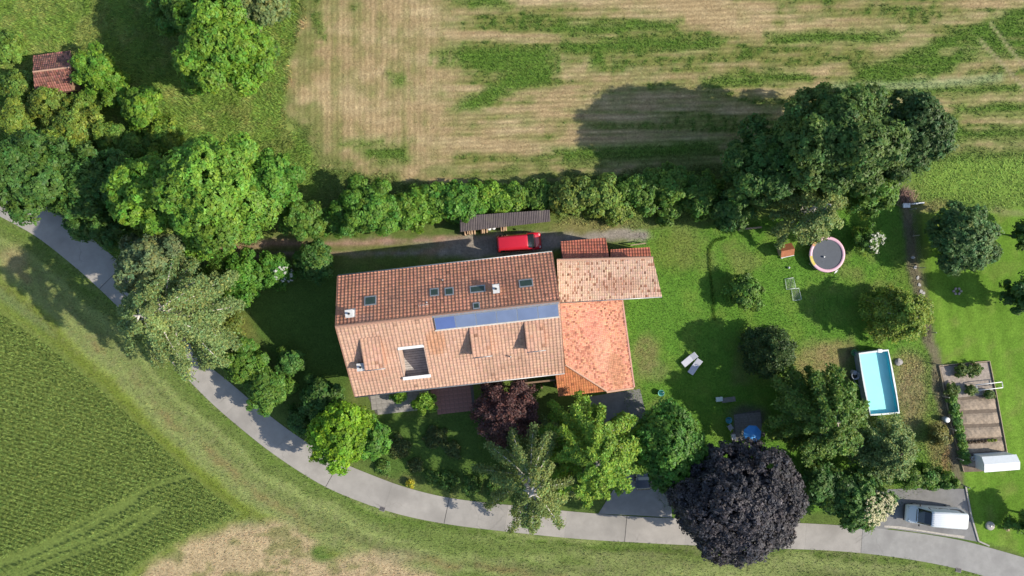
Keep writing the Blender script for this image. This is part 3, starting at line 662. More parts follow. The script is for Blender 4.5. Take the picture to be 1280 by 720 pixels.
iL, iR = RL.lerp(EL, .94), RR.lerp(ER, .94); iL.x += .4; iR.x -= .6; jR = RR.lerp(RR, 1); 
wall_quad(barn, iL, iR, 3.85, 3.85, M_PLASTER)
wall_quad(barn, iR+Vector((0, .13, 0)), RR+Vector((-.6, -.2, 0)), 3.85, 5.1, M_WOOD)
wall_quad(barn, RL+Vector((.3, -.2, 0)), RR+Vector((-.6, -.2, 0)), 5.05, 5.05, M_WOOD)
for N_, z in ((N1, 2.9), (N2, 3.1)):
    e1, e2 = N_[3].lerp(N_[0], .12), N_[2].lerp(N_[1], .12); e1.x += .25; e2.x -= .25
    wall_quad(barn, e1, e2, z, z, M_WOOD); wall_quad(barn, e2+Vector((-.05, -.13, 0)), Vector((e2.x+.15, RR.y-.02, 0)), z, z+.35, M_WOOD); wall_quad(barn, e1+Vector((.05, -.13, 0)), Vector((e1.x+.2, RR.y-.02, 0)), z, z+.35, M_WOOD)
# red speckled lean-to wing east of the house
wing = thing('lean_to_wing', 'red speckled tiled lean-to wing with an orange hip below the barn', 'building', (0, 0, 0))
B0, B1, B2 = G(699, 377, 3.75), G(777, 374, 2.75), G(707, 456, 3.75)
nB = (B1-B0).cross(B2-B0).normalized()
if nB.z < 0: nB = -nB
Bp = [plane_pt(x, y, B0, nB) for x, y in [(699, 377), (777, 374.5), (792, 484), (758.5, 489), (706.5, 456)]]
palB = pal_maker((.49, .225, .145), .08, .05, (.33, .13, .085), .28, .05, [(6.2, 4.2, 2.0, 1.0, (.54, .29, .2), .4), (8.3, 5.5, 2.0, .9, (.33, .16, .085), .55), (3.0, 3.6, 1.8, 1.2, (.5, .2, .15), .4)])
tile_roof('wing_tiles', wing, Bp, Bp[2]-Bp[1], .19, .21, palB, rngT, amp=.03); deck(wing, Bp)
T0 = plane_pt(698, 495.5, G(698, 495.5, 2.95), Vector((0, 0, 1))); nT = (Bp[3]-Bp[4]).cross(T0-Bp[4]).normalized()
if nT.z < 0: nT = -nT
Tp = [Bp[4], Bp[3], T0, plane_pt(694, 466, Bp[4], nT)]
palO = pal_maker((.47, .175, .075), .06, .03, (.36, .13, .06), .1, .05)
tile_roof('hip_tiles', wing, Tp, Bp[3]-T0, .26, .30, palO, rngT, amp=.02); deck(wing, Tp)
caps(wing, Bp[4]+Vector((0, 0, .03)), Bp[3]+Vector((0, 0, .03)), M_RC, r=.11)
MB().slab([Bp[3]+Vector((0, 0, .06)), Bp[2]+Vector((0, 0, .06)), Bp[2]+Vector((0, -.2, .06)), Bp[3]+Vector((0, -.2, .06))], .14).build('verge_board', M_RC, wing)
MB().slab([Bp[1]+Vector((0, 0, .06)), Bp[2]+Vector((0, 0, .06)), Bp[2]+Vector((.16, 0, .04)), Bp[1]+Vector((.16, 0, .04))], .12).build('eave_board', plain('eave_pink', (.52, .27, .21), .8), wing)
w1, w2, w3 = Bp[1].copy(), Bp[2].copy(), T0.copy(); w1 += Vector((-.5, -.2, 0)); w2 += Vector((-.5, .5, 0)); w3 += Vector((.4, .5, 0))
wall_quad(wing, w1, w2, 2.6, 2.6, M_PLASTER); wall_quad(wing, w2+Vector((-.13, 0, 0)), w3, 2.55, 2.55, M_PLASTER)
wall_window(w1.x*.5+w2.x*.5+.14, (w1.y+w2.y)/2, 1.4, 1.0, 1.0, 'y', wing)
# dark post and beam under the farmhouse's open south-east corner
porch = thing('porch_frame', 'dark timber porch frame in the open corner under the farmhouse eave', 'porch', (0, 0, 0))
for (px, py) in [(640, 484), (676, 480), (693, 478)]:
    p = G(px, py, 0); MB().box((p.x, p.y, 1.4), (.16, .16, 2.8)).build('post', M_WOOD, porch)
p, q_ = G(638, 480, 2.85), G(694, 474, 2.85); MB().slab([p, q_, q_+Vector((0, -.18, 0)), p+Vector((0, -.18, 0))], .16).build('beam', M_WOOD, porch)
# terraces south of the house
def paved(name, pts, mat, tw, tl, z, ang):
    """grid of separate slabs inside a convex polygon"""
    P = XY(pts); r = link(name, MB().prism([tuple(p) for p in P], -.02, z-.012).mesh(name), M_JOINT, kind='structure')
    c, s_ = math.cos(ang), math.sin(ang); L = P @ np.array([[c, -s_], [s_, c]]); x0, y0 = L.min(0); x1, y1 = L.max(0)
    me = MB().box((0, 0, 0), (tw-.02, tl-.02, .03)).mesh('paving_slab'); me.materials.append(mat)
    for i in range(int((x1-x0)/tw)):
        for j in range(int((y1-y0)/tl)):
            u, v = x0+(i+.5)*tw, y0+(j+.5)*tl; w = np.array([[u*c-v*s_, u*s_+v*c]])
            if sdf(w, P)[0] < -.1: link('paving_slab', me, None, r, loc=(w[0, 0], w[0, 1], z), rz=ang)
    return r
paved('terrace', [(538, 470), (590, 466), (594, 513), (548, 517), (540, 505)], plain('red_paving', (.30, .15, .12), .9, var=.2, scale=1.5), .5, .5, .03, HANG)
paved('terrace', [(455, 485), (536, 478), (539, 511), (470, 517)], plain('grey_paving', (.27, .25, .225), .9, var=.2, scale=1.5), .6, .6, .03, HANG)
# ------------------------------------------------------------------ trees and shrubs
def leaf_mesh(name, P, N, size, col, asp, rng):
    n = len(P); r = rng.normal(size=(n, 3)); t = r-N*(r*N).sum(1)[:, None]; t /= np.linalg.norm(t, axis=1)[:, None]+1e-9
    b = np.cross(N, t); s_ = size[:, None]; w = s_*asp
    V = np.stack([P+t*s_*1.15, P-t*s_*.7+b*w*1.25+N*s_*.12, P-t*s_*.7-b*w*1.25-N*s_*.1], 1).reshape(-1, 3)
    F = np.arange(3*n).reshape(n, 3)
    return mesh_np(name, V, F, np.repeat(col, 3, 0))
def unit(v): return v/(np.linalg.norm(v, axis=-1, keepdims=True)+1e-9)
def sph(rng, n, zmin=-1.0):
    z = rng.uniform(zmin, 1, n); a = rng.uniform(0, 2*math.pi, n); r = np.sqrt(1-z*z)
    return np.stack([r*np.cos(a), r*np.sin(a), z], 1)
def colours(rng, base, n, lobe_id, clump_id, vary=.16, yel=.12):
    nl, nc = lobe_id.max()+1, clump_id.max()+1
    k = (1+rng.normal(0, .09, nl))[lobe_id]*(1+rng.normal(0, .12, nc))[clump_id]*(1+rng.normal(0, vary, n))
    y = np.clip(rng.normal(0, yel, nc)[clump_id]+rng.normal(0, yel*.7, n), -.3, .5)
    c = np.array(base)[None]*k[:, None]; c[:, 0] *= 1+y; c[:, 2] *= 1-y*.6
    return np.clip(c, .006, .6)
def crown_clumps(rng, rx, ry, rz, nleaf, leaf, base, lobes=16, clump=.5, gap=.0, asp=.62, up=.55, vary=.16, yel=.12, lobe_r=(.14, .31), radr=(.52, .86)):
    """lobes on an ellipsoid, clumps on each lobe, leaves on each clump; returns leaf mesh arrays + lobe centres"""
    clump = clump*.74; lobes = int(lobes*1.15)
    d = sph(rng, lobes, -.35); d = d[np.argsort(rng.random(lobes))]
    # spread the lobes out a little
    for _ in range(12):
        for i in range(lobes):
            dd = d-d[i]; q = (dd**2).sum(1); q[i] = 9; j = q.argmin(); d[i] = d[i]-dd[j]*.12
        d = unit(d); d[:, 2] = np.maximum(d[:, 2], -.5)
    rad = rng.uniform(*radr, lobes)[:, None]; LC = d*rad*np.array([rx, ry, rz]); lr = rng.uniform(*lobe_r, lobes)*(rx+ry)/2
    LC = np.vstack([LC, [[0, 0, rz*.3]]]); lr = np.append(lr, (rx+ry)*.27); nl = lobes+1
    area = lr**2; ncl = max(nl*6, int(4.2*area.sum()*math.pi/(clump*clump*2.0)))
    lob = rng.choice(nl, ncl, p=area/area.sum()); dn = sph(rng, ncl, -.55)
    sq = np.array([1, 1, min(1.0, rz/rx*1.05)])
    CP = LC[lob]+dn*sq*(lr[lob]*rng.uniform(.78, 1.08, ncl))[:, None]
    # drop clumps buried deep in other lobes
    e = (((CP[:, None]-LC[None])/lr[None, :, None]/sq)**2).sum(2); e[np.arange(ncl), lob] = 9
    keep = e.min(1) > .45
    gap = max(gap, .12)
    if gap: keep &= rng.random(ncl) > gap
    CP, dn, lob = CP[keep], dn[keep], lob[keep]; ncl = len(CP)
    ci = rng.integers(0, ncl, nleaf); off = sph(rng, nleaf, -.7)
    cr = clump*np.clip(rng.lognormal(-.12, .35, ncl), .4, 1.7)
    P = CP[ci]+off*(cr[ci]*rng.uniform(.45, 1.05, nleaf))[:, None]*np.array([1, 1, .75])
    out = unit(P/np.array([rx, ry, rz])); N = unit(dn[ci]*.55+off*.32+out*.15+np.array([0, 0, up])+rng.normal(0, .36, (nleaf, 3)))
    ni = nleaf//7                      # twigs and leaves inside the crown, so no daylight shows straight through
    P[:ni] = sph(rng, ni)*(rng.random((ni, 1))**.45)*np.array([rx, ry, rz])*.68; N[:ni] = unit(rng.normal(0, .5, (ni, 3))+np.array([0, 0, .8]))
    return P, N, leaf*rng.uniform(.7, 1.35, nleaf)*np.where(np.arange(nleaf) < ni, 1.35, 1.0), colours(rng, base, nleaf, lob[ci], ci, vary, yel), LC, lr
def crown_sprays(rng, rx, ry, rz, nleaf, leaf, base, nb=60, droop=.35, width=.5, vary=.16, yel=.12, fill=.0, upb=.2):
    """boughs that run out from the stem and bend, feathered with leaves; returns leaf arrays + bough curves"""
    B = []; P = []; N = []; bi = []
    a0 = rng.uniform(0, 2*math.pi); per = nleaf//nb
    for k in range(nb):
        a = a0+k*2.399+rng.normal(0, .25); t = (k+.5)/nb             # t: 0 low .. 1 top
        zb = -rz+2*rz*(.15+.8*t); L = (rx+ry)/2*math.sqrt(max(.06, 1-(1.25*t-.25)**2))*rng.uniform(.75, 1.12)
        s_ = np.linspace(0, 1, 8); di = np.array([math.cos(a), math.sin(a)*ry/rx]); bend = rng.normal(0, .25)
        cx = di[0]*s_*L-di[1]*bend*s_**2*L*.5; cy = di[1]*s_*L+di[0]*bend*s_**2*L*.5; cz = zb+(upb*s_-droop*s_**2)*L
        C = np.stack([cx, cy, cz], 1); B.append(C)
        q = rng.uniform(.22, 1, per)**.8; i = np.minimum((q*7).astype(int), 6); f = (q*7-i)[:, None]
        pt = C[i]*(1-f)+C[i+1]*f; side = np.array([-di[1], di[0], 0])
        w = width*(1.15-.65*q)*L/((rx+ry)/2+1e-6)+.12; lat = rng.normal(0, .55, per)
        pt = pt+side[None]*(lat*w)[:, None]+np.array([0, 0, -1])*(np.abs(lat)*w*.45)[:, None]+rng.normal(0, .10, (per, 3))
        P.append(pt); N.append(unit(np.array([di[0]*.35, di[1]*.35, .9])[None]+rng.normal(0, .45, (per, 3)))); bi.append(np.full(per, k))
    P, N, bi = np.vstack(P), np.vstack(N), np.concatenate(bi)
    return P, N, leaf*rng.uniform(.7, 1.35, len(P)), colours(rng, base, len(P), bi, bi*9+(np.arange(len(P)) % 9), vary, yel), B
def trunk_mb(rng, h, r, ends, z0=0.0):
    mb = MB(); lean = rng.normal(0, .15, 2)
    pts = [(lean[0]*k*k, lean[1]*k*k, -.1+(h+.1)*k) for k in (0, .12, .35, .6, .85, 1.0)]
    mb.tube(pts, [r*1.45, r*1.05, r*.9, r*.72, r*.5, r*.3], 8)
    for e in ends:
        k = rng.uniform(.35, .85); b = Vector((lean[0]*k*k, lean[1]*k*k, h*k)); e = Vector(e)
        m = b.lerp(e, .5)+Vector((0, 0, .12*(e-b).length)); mb.tube([b, m, e], [r*.45, r*.28, r*.1], 6)
    return mb
def tree(name, label, cat, px, py, rpx, H, bottom, base, kind='clump', n=14000, leaf=.2, seed=0, ry=1.0, bark=None, group=None, lobes=16, clump=.5, gap=0, **kw):
    """px,py: where the crown's middle shows; H: top height; bottom: underside of the crown"""
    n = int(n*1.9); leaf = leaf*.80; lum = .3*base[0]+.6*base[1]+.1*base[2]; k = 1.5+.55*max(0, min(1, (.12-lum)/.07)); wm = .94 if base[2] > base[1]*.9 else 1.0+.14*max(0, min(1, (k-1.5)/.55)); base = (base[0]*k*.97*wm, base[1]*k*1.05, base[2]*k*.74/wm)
    rng = np.random.default_rng(seed*7919+int(px)*13+int(py)); hc = (H+bottom)/2
    p = G(px, py, hc); rx = rpx*1.06*MPP*(CAM_H-hc)/CAM_H; rz = (H-bottom)/2; p.z = 0
    root = thing(name, label, cat, p, 0, group)
    shrub = name in ('shrub', 'plant', 'hedge_shrub', 'flowering_shrub', 'perennial')
    tn, cn = ('stem', 'foliage') if shrub else ('trunk', 'crown')
    bark = bark or M_BARK
    if kind == 'clump':
        P, N, sz, col, LC, lr = crown_clumps(rng, rx, rx*ry, rz, n, leaf, base, lobes, clump, gap, **kw)
        sel = LC[:-1][::2] if len(LC) > 5 else LC; ends = [(e[0]*.85, e[1]*.85, hc+e[2]*.8) for e in sel]
        tb = trunk_mb(rng, hc+rz*.3, max(.05, rx*.055), ends)
    else:
        P, N, sz, col, B = crown_sprays(rng, rx, rx*ry, rz, n, leaf, base, **kw)
        tb = trunk_mb(rng, hc+rz*.75, max(.06, rx*.045), [])
        for C in B:
            C = C[:7]; tb.tube([(c[0], c[1], hc+c[2]) for c in C], [max(.022, rx*.021*(1-.12*i)) for i in range(len(C))], 5, cap=False)
    P = P+np.array([0, 0, hc]); P[:, 2] = np.maximum(P[:, 2], .06)
    link(cn, leaf_mesh(cn, P, N, sz, col, .55, rng), M_LEAF, root)
    tb.build(tn, bark, root)
    return root
# foliage colours (albedo)
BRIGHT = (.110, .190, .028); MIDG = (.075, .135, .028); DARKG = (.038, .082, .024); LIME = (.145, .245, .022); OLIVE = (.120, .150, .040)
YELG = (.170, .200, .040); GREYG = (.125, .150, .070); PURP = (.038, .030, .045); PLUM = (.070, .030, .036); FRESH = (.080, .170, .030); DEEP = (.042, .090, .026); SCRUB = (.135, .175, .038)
T = tree
# top left: copse on the meadow
T('tree', 'bright green round broadleaf tree at the meadow edge of the stubble field', 'tree', 278, 62, 56, 11, 1.0, BRIGHT, n=24000, seed=1, lobes=20)
T('tree', 'dark green tree behind the bright round tree by the meadow', 'tree', 232, 8, 40, 8, 1, MIDG, n=12000, seed=2)
T('tree', 'grey green tree on the stubble field edge beyond the bright round tree', 'tree', 318, 0, 46, 9, 1, GREYG, n=14000, seed=3)
T('tree', 'small mid green tree filling the gap between grey green and bright trees', 'tree', 262, -14, 40, 9, 1, MIDG, n=10000, seed=4)
T('shrub', 'light green bush growing against the old tiled hut', 'bush', 122, 88, 30, 4.5, .2, BRIGHT, n=9000, seed=5, lobes=12, leaf=.17)
T('shrub', 'lime green bush standing alone on the meadow below the hut', 'bush', 177, 137, 28, 4.5, .2, BRIGHT, n=8000, seed=6, lobes=11, leaf=.17)
T('shrub', 'yellowish scrub overgrowing the front of the old tiled hut', 'bush', 62, 130, 27, 3.6, .2, SCRUB, n=7000, seed=7, lobes=11, leaf=.16, gap=.15)
T('shrub', 'olive scrub with bare twigs between the hut and the dark oak', 'bush', 96, 158, 34, 4.0, .2, SCRUB, n=8000, seed=8, lobes=12, leaf=.16, gap=.25, bark=M_PALEB)
T('shrub', 'yellowish low scrub on the meadow left of the old hut', 'bush', 18, 150, 26, 3.2, .1, SCRUB, n=6000, seed=9, lobes=10, leaf=.16, gap=.1)
T('tree', 'large dark green tree overhanging the upper end of the road', 'tree', 38, 218, 58, 12, 1.0, DEEP, n=26000, seed=10, lobes=22)
T('tree', 'shaded dark tree between the roadside oak and the big bright tree', 'tree', 118, 232, 50, 8.5, .6, DEEP, n=18000, seed=11, lobes=18)
T('shrub', 'dark rounded bush on the inner road edge under the trees', 'bush', 104, 283, 22, 4.5, .2, DEEP, n=5500, seed=12, lobes=9)
T('shrub', 'deep green bush hanging over the road beside the birch', 'bush', 140, 290, 24, 5, .2, DARKG, n=6000, seed=13, lobes=9)
T('tree', 'yellow green leafy tree, the left one of the big bright pair', 'tree', 195, 245, 54, 13, 1.5, (.115, .205, .03), n=24000, seed=14, lobes=22)
T('tree', 'very large bright green tree at the end of the dirt track', 'tree', 268, 240, 78, 14, 1.5, (.115, .200, .033), n=44000, seed=15, lobes=30)
T('tree', 'fresh green tree leaning out from the big bright tree towards the field', 'tree', 338, 228, 42, 9.5, .8, FRESH, n=15000, seed=16)
T('shrub', 'mid green bush beside the dirt track under the fresh green tree', 'bush', 375, 272, 27, 5, .2, MIDG, n=8000, seed=17, lobes=12)
T('tree', 'grey green sallow crown above the birch beside the road', 'tree', 196, 330, 46, 13, 2, (.125, .15, .085), n=15000, seed=18, gap=.2, leaf=.17)
T('birch_tree', 'tall loose birch with pale branches leaning over the road bend', 'tree', 214, 392, 65, 16, 2.0, (.15, .19, .088), 'spray', n=30000, seed=19, bark=M_BIRCH, leaf=.15, nb=64, droop=.5, width=.62, ry=1.12)
T('shrub', 'olive bush between the birch and the west lawn', 'bush', 282, 412, 24, 4, .2, OLIVE, n=6000, seed=20, lobes=9, leaf=.16)
for (px, py, r, h, b, lb, g) in [(146, 112, 20, 3.0, BRIGHT, 'light green bush between the hut bush and the meadow bush', .1), (24, 108, 22, 2.4, (.12, .17, .04), 'rough bush on the left side of the old hut', .25), (140, 172, 26, 3.6, (.10, .16, .035), 'green thicket bush below the lone lime green bush', .12),
                              (72, 178, 26, 4.0, (.11, .165, .035), 'green scrub between the olive scrub and the roadside oak', .15), (206, 168, 24, 3.0, (.13, .19, .035), 'pale meadow bush above the big bright tree', .2), (108, 128, 18, 2.6, (.12, .18, .035), 'small bush beside the leaning boards of the hut', .15),
                              (170, 182, 22, 3.6, MIDG, 'dark thicket bush touching the yellow green tree', .1), (38, 182, 24, 3.6, (.105, .155, .035), 'olive bush on the upper side of the roadside oak', .15), (10, 60, 24, 1.6, (.12, .18, .04), 'low bramble patch at the meadow edge beyond the hut', .3), (330, 60, 22, 3.0, MIDG, 'dark bush on the field side of the bright round tree', .15)]:
    T('shrub', lb, 'bush', px, py, r*1.1, h, .1, b, n=int(r*r*9), seed=25, lobes=11, leaf=.16, gap=g, ry=.8+.4*((px*3) % 10)/10)
# hedge west of the house
for (px, py, r, lb, b, h) in [(264, 352, 30, 'dark hedge shrub south of the dirt track, nearest the birch', MIDG, 3.2), (305, 344, 32, 'middle hedge shrub south of the dirt track', FRESH, 3.2),
                              (345, 338, 24, 'small hedge shrub with white blossom south of the dirt track', FRESH, 2.6), (397, 328, 27, 'dark bush at the farmhouse corner beside the dirt track', DEEP, 4)]:
    T('hedge_shrub', lb, 'bush', px, py, r, h, .1, b, n=int(r*r*8), seed=21, lobes=11, leaf=.16, group=None)
# row north of the track
for (px, py, r, h, b, lb) in [(462, 262, 40, 7, (.085, .165, .03), 'largest glossy green bush of the row north of the track'), (490, 272, 26, 5, (.085, .165, .03), 'glossy green bush on the track side of the largest bush of the row'),
                              (520, 262, 29, 5, BRIGHT, 'bright bush beside the largest glossy bush of the row'), (548, 254, 27, 4.2, (.095, .17, .03), 'spreading bush between the bright bush and the woodshed'),
                              (575, 250, 28, 4.5, FRESH, 'fresh green bush at the left end of the woodshed'), (606, 247, 24, 3, BRIGHT, 'light green bush behind the middle of the woodshed'),
                              (643, 246, 22, 2.6, (.10, .17, .03), 'light green bush behind the right end of the woodshed'), (674, 247, 20, 2.8, MIDG, 'low dark bush between the woodshed and the olive bush'), (713, 247, 28, 5.0, OLIVE, 'olive bush right of the woodshed'),
                              (535, 250, 22, 3.2, (.09, .165, .03), 'low filler bush behind the bright bush on the field edge'), (586, 264, 18, 3.4, FRESH, 'bush overgrowing the woodshed roof at its left end'), (628, 258, 19, 3.4, BRIGHT, 'bush overgrowing the middle of the woodshed roof'), (425, 275, 24, 4, MIDG, 'dark bush left of the largest glossy bush on the track'),
                              (752, 246, 26, 5.5, (.125, .17, .04), 'yellow green bush on the field edge above the barn'), (768, 262, 20, 3.5, (.12, .16, .04), 'low yellow green bush on the barn side of the field edge')]:
    T('shrub', lb, 'bush', px, py, r*1.22, h*.72, .1, b, n=int(r*r*10), seed=30, lobes=13, leaf=.19, clump=.45, ry=.66+.25*((px*7) % 10)/10)
for i, (px, py, r, h, lb) in enumerate([(800, 240, 28, 3.2, 'shaded bush right of the yellow green bush on the field edge'), (838, 232, 30, 3.6, 'shaded bush in the middle of the thicket along the field'), (878, 243, 30, 3.5, 'shaded bush of the thicket touching the huge tree'), (838, 262, 18, 1.8, 'low shaded bush around the pale cross bar pole')]):
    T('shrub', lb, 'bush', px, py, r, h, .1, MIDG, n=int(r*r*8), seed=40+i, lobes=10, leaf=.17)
# big trees upper right
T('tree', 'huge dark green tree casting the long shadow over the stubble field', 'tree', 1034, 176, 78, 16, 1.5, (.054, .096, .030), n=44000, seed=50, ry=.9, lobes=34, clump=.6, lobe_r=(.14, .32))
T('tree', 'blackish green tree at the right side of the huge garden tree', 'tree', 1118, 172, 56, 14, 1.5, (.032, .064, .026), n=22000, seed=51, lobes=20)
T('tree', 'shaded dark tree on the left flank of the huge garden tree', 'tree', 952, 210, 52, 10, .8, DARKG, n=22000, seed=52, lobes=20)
T('tree', 'small dark tree under the right flank of the huge tree', 'tree', 1088, 238, 34, 7, .4, MIDG, n=10000, seed=53)
T('willow_tree', 'pale feathery willow with bare twigs above the trampoline', 'tree', 1012, 262, 44, 11, .6, (.16, .195, .08), 'spray', n=15000, seed=54, bark=M_BIRCH, leaf=.15, nb=40, droop=.5, width=.42)
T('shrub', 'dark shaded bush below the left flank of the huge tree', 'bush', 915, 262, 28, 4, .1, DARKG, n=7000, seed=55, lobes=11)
# garden east
T('shrub', 'airy round bush alone on the lawn left of the trampoline', 'bush', 932, 362, 25, 2.6, .1, (.09, .16, .035), n=5500, seed=60, lobes=10, leaf=.15, gap=.2)
T('flowering_shrub', 'small bush with white blossoms beside the trampoline', 'bush', 1084, 300, 19, 2.2, .1, MIDG, n=4200, seed=61, lobes=8, leaf=.15)
T('tree', 'round grey green tree on the neighbour lawn by the fence', 'tree', 1205, 298, 44, 6.5, .6, (.062, .11, .048), n=17000, seed=62, leaf=.17, clump=.4, lobe_r=(.2, .32), radr=(.55, .76))
T('tree', 'yellow green willowy tree leaning over the garden fence', 'tree', 1128, 395, 44, 6.5, .5, (.17, .215, .045), 'spray', n=17000, seed=63, leaf=.15, nb=70, droop=.4, width=.8, ry=.85, bark=M_PALEB)
T('tree', 'nearly black conifer standing on the lawn left of the pool', 'tree', 964, 440, 31, 6, .3, (.030, .056, .022), 'spray', n=16000, seed=64, leaf=.15, nb=64, droop=.3, width=.6)
T('tree', 'wide dark tree with yellow green tips below the pool', 'tree', 1026, 520, 60, 9.5, .8, (.095, .15, .036), 'spray', n=34000, seed=65, leaf=.18, nb=80, droop=.3, width=.55, bark=M_PALEB)
T('tree', 'grey green feathery tree between the pool and the parking place', 'tree', 1108, 562, 40, 6.5, .4, (.15, .19, .085), 'spray', n=16000, seed=66, leaf=.14, nb=70, droop=.3, width=.7)
T('flowering_shrub', 'large elder bush with cream blossoms at the parking place', 'bush', 1066, 622, 42, 6, .2, (.055, .11, .032), n=15000, seed=67, lobes=16)
T('shrub', 'shaded green bush between the purple beech and the elder', 'bush', 1022, 600, 32, 5, .1, DEEP, n=9000, seed=68, lobes=12)
for (px, py, r, lb) in [(1140, 597, 15, 'low bush at the left end of the parking hedge'), (1160, 599, 16, 'middle low bush of the hedge above the parking place'), (1182, 600, 14, 'low bush at the right end of the parking hedge')]:
    T('hedge_shrub', lb, 'bush', px, py, r, 1.8, .05, MIDG, n=2600, seed=69, lobes=8, leaf=.15)
T('shrub', 'brownish shrub in the dry strip beside the vegetable plot fence', 'bush', 1172, 545, 14, 1.8, .05, (.15, .135, .05), n=2200, seed=70, lobes=8, leaf=.14)
# south garden
T('tree', 'purple copper beech with a huge dark dome over the road', 'tree', 921, 626, 86, 12, .8, PURP, n=60000, seed=83, lobes=40, clump=.45, leaf=.17, lobe_r=(.15, .31), radr=(.55, .80), ry=.88, vary=.36, yel=.05)
T('tree', 'dense green round tree between the barn court and the beech', 'tree', 836, 556, 48, 7.8, .5, (.068, .150, .030), n=24000, seed=82, ry=1.12, lobes=26, lobe_r=(.2, .32), radr=(.55, .74), leaf=.18, clump=.42)
T('tree', 'bright yellow green feathery tree over the driveway', 'tree', 740, 566, 65, 11.5, .8, (.165, .25, .045), 'spray', n=34000, seed=82, leaf=.17, nb=80, droop=.3, width=.36, bark=M_PALEB)
T('birch_tree', 'sparse drooping birch leaning over the road below the house', 'tree', 664, 600, 62, 12.5, 1.0, (.14, .175, .07), 'spray', n=20000, seed=83, leaf=.13, nb=44, droop=.5, width=.42, bark=M_BIRCH, ry=1.15)
T('plum_tree', 'dark red plum tree in front of the farmhouse terrace', 'tree', 634, 515, 42, 6.5, .8, PLUM, 'spray', n=15000, seed=84, leaf=.14, nb=64, droop=.1, width=.7, vary=.3)
T('tree', 'lime green maple beside the road at the farmhouse corner', 'tree', 428, 545, 42, 7.0, .3, LIME, n=20000, seed=85, lobes=20, lobe_r=(.18, .32), radr=(.5, .76), leaf=.18)
T('tree', 'green tree joined to the right side of the lime maple', 'tree', 464, 545, 26, 5.5, .2, FRESH, n=9000, seed=86, lobes=12)
T('shrub', 'upper round bush of the pair beside the road bend', 'bush', 308, 456, 29, 4.5, .1, (.085, .155, .028), n=9000, seed=87, lobes=13, leaf=.18)
T('shrub', 'lower round bush of the pair beside the road bend', 'bush', 336, 487, 32, 4.2, .1, (.070, .13, .028), n=9500, seed=88, lobes=13, leaf=.18)
T('shrub', 'small round bush on the west lawn left of the farmhouse', 'bush', 364, 452, 18, 3.2, .1, (.060, .125, .035), n=4500, seed=89, lobes=9, leaf=.16)
T('shrub', 'dark bush in the shade at the farmhouse south west corner', 'bush', 400, 497, 28, 3.5, .1, DARKG, n=7000, seed=90, lobes=11)
T('shrub', 'low dark bush above the road beside the lime maple', 'bush', 374, 527, 18, 2.5, .1, DARKG, n=4000, seed=91, lobes=8)
T('shrub', 'bright green climber bush between the two paved terraces', 'bush', 531, 503, 13, 2.8, .1, BRIGHT, n=2600, seed=92, lobes=7, leaf=.15)
T('shrub', 'small green bush under the eave above the grey paving', 'bush', 500, 494, 10, 1.5, .05, BRIGHT, n=1200, seed=93, lobes=6, leaf=.14)
T('perennial', 'small yellow flowering bush on the road edge of the garden', 'bush', 513, 604, 5.5, .7, .03, (.30, .25, .03), n=700, seed=94, lobes=5, leaf=.11, clump=.22)
for i, (px, py, r, lb) in enumerate([(498, 560, 16, 'low bluish perennial clump beside the green tree in the front garden'), (545, 546, 17, 'low bluish perennial clump in the middle of the shaded front garden'), (565, 562, 13, 'low bluish perennial clump towards the drooping birch'), (520, 582, 11, 'low bluish perennial clump above the yellow flowering bush')]):
    T('perennial', lb, 'plant', px, py, r, .45, .03, (.05, .07, .03), n=int(r*r*5), seed=95+i, lobes=12, leaf=.12, clump=.25, gap=.3)
for i, (px, py, r) in enumerate([(560, 602, 14), (590, 607, 13), (620, 610, 14), (540, 596, 10), (480, 582, 12)]):
    T('perennial', 'low green plant in the border along the road edge', 'plant', px, py, r, .6, .03, (.06, .11, .03), n=int(r*r*6), seed=101+i, lobes=10, leaf=.13, clump=.28, group='border plants along the road')
# neighbour lawn, young trees whose shadows show
for (px, py, r, h, lb) in [(1275, 368, 26, 6, 'young leafy tree on the neighbour lawn beside the stone circle'), (1280, 292, 20, 5, 'small dark tree on the neighbour lawn above the young tree')]:
    T('tree', lb, 'tree', px+8, py, r, h, .8, DARKG, n=6000, seed=110, lobes=11, leaf=.16)
T('tree', 'young tree on the neighbour lawn near the asphalt road', 'tree', 1296, 650, 22, 4, .8, MIDG, n=5000, seed=111, lobes=10, leaf=.16)
T('shrub', 'small bush on the neighbour lawn next to the round stone cover', 'bush', 1261, 653, 7, 1.6, .05, MIDG, n=1200, seed=112, lobes=6, leaf=.13)
# blossoms on the two flowering shrubs and the hedge shrub
def blossoms(root, px, py, rpx, hc, n, seed, colr):
    rng = np.random.default_rng(seed); fo = [c for c in root.children if c.name.startswith('foliage')][0].data
    V = np.empty(len(fo.vertices)*3, np.float32); fo.vertices.foreach_get('co', V); V = V.reshape(-1, 3)[::3]
    c = G(px, py, hc)-root.location; r = np.hypot(V[:, 0]-c.x, V[:, 1]-c.y)
    cell = np.floor(V[:, :2]/.22).astype(int); key = cell[:, 0]*1000+cell[:, 1]; top = {}
    for i in np.where(r < rpx*MPP)[0]:
        if key[i] not in top or V[top[key[i]], 2] < V[i, 2]: top[key[i]] = i
    idx = np.array(list(top.values())); idx = rng.choice(idx, min(len(idx), n//9), replace=False)
    i = rng.choice(idx, n); P = V[i]+rng.normal(0, .07, (n, 3))+np.array([.03, 0, .10]); N = unit(np.array([.3, 0, 1.0])+rng.normal(0, .3, (n, 3)))
    link('blossom', leaf_mesh('blossom', P, N, rng.uniform(.05, .10, n), np.tile(colr, (n, 1))*(1+rng.normal(0, .1, (n, 1))), .8, rng), M_LEAF, root, kind='stuff')
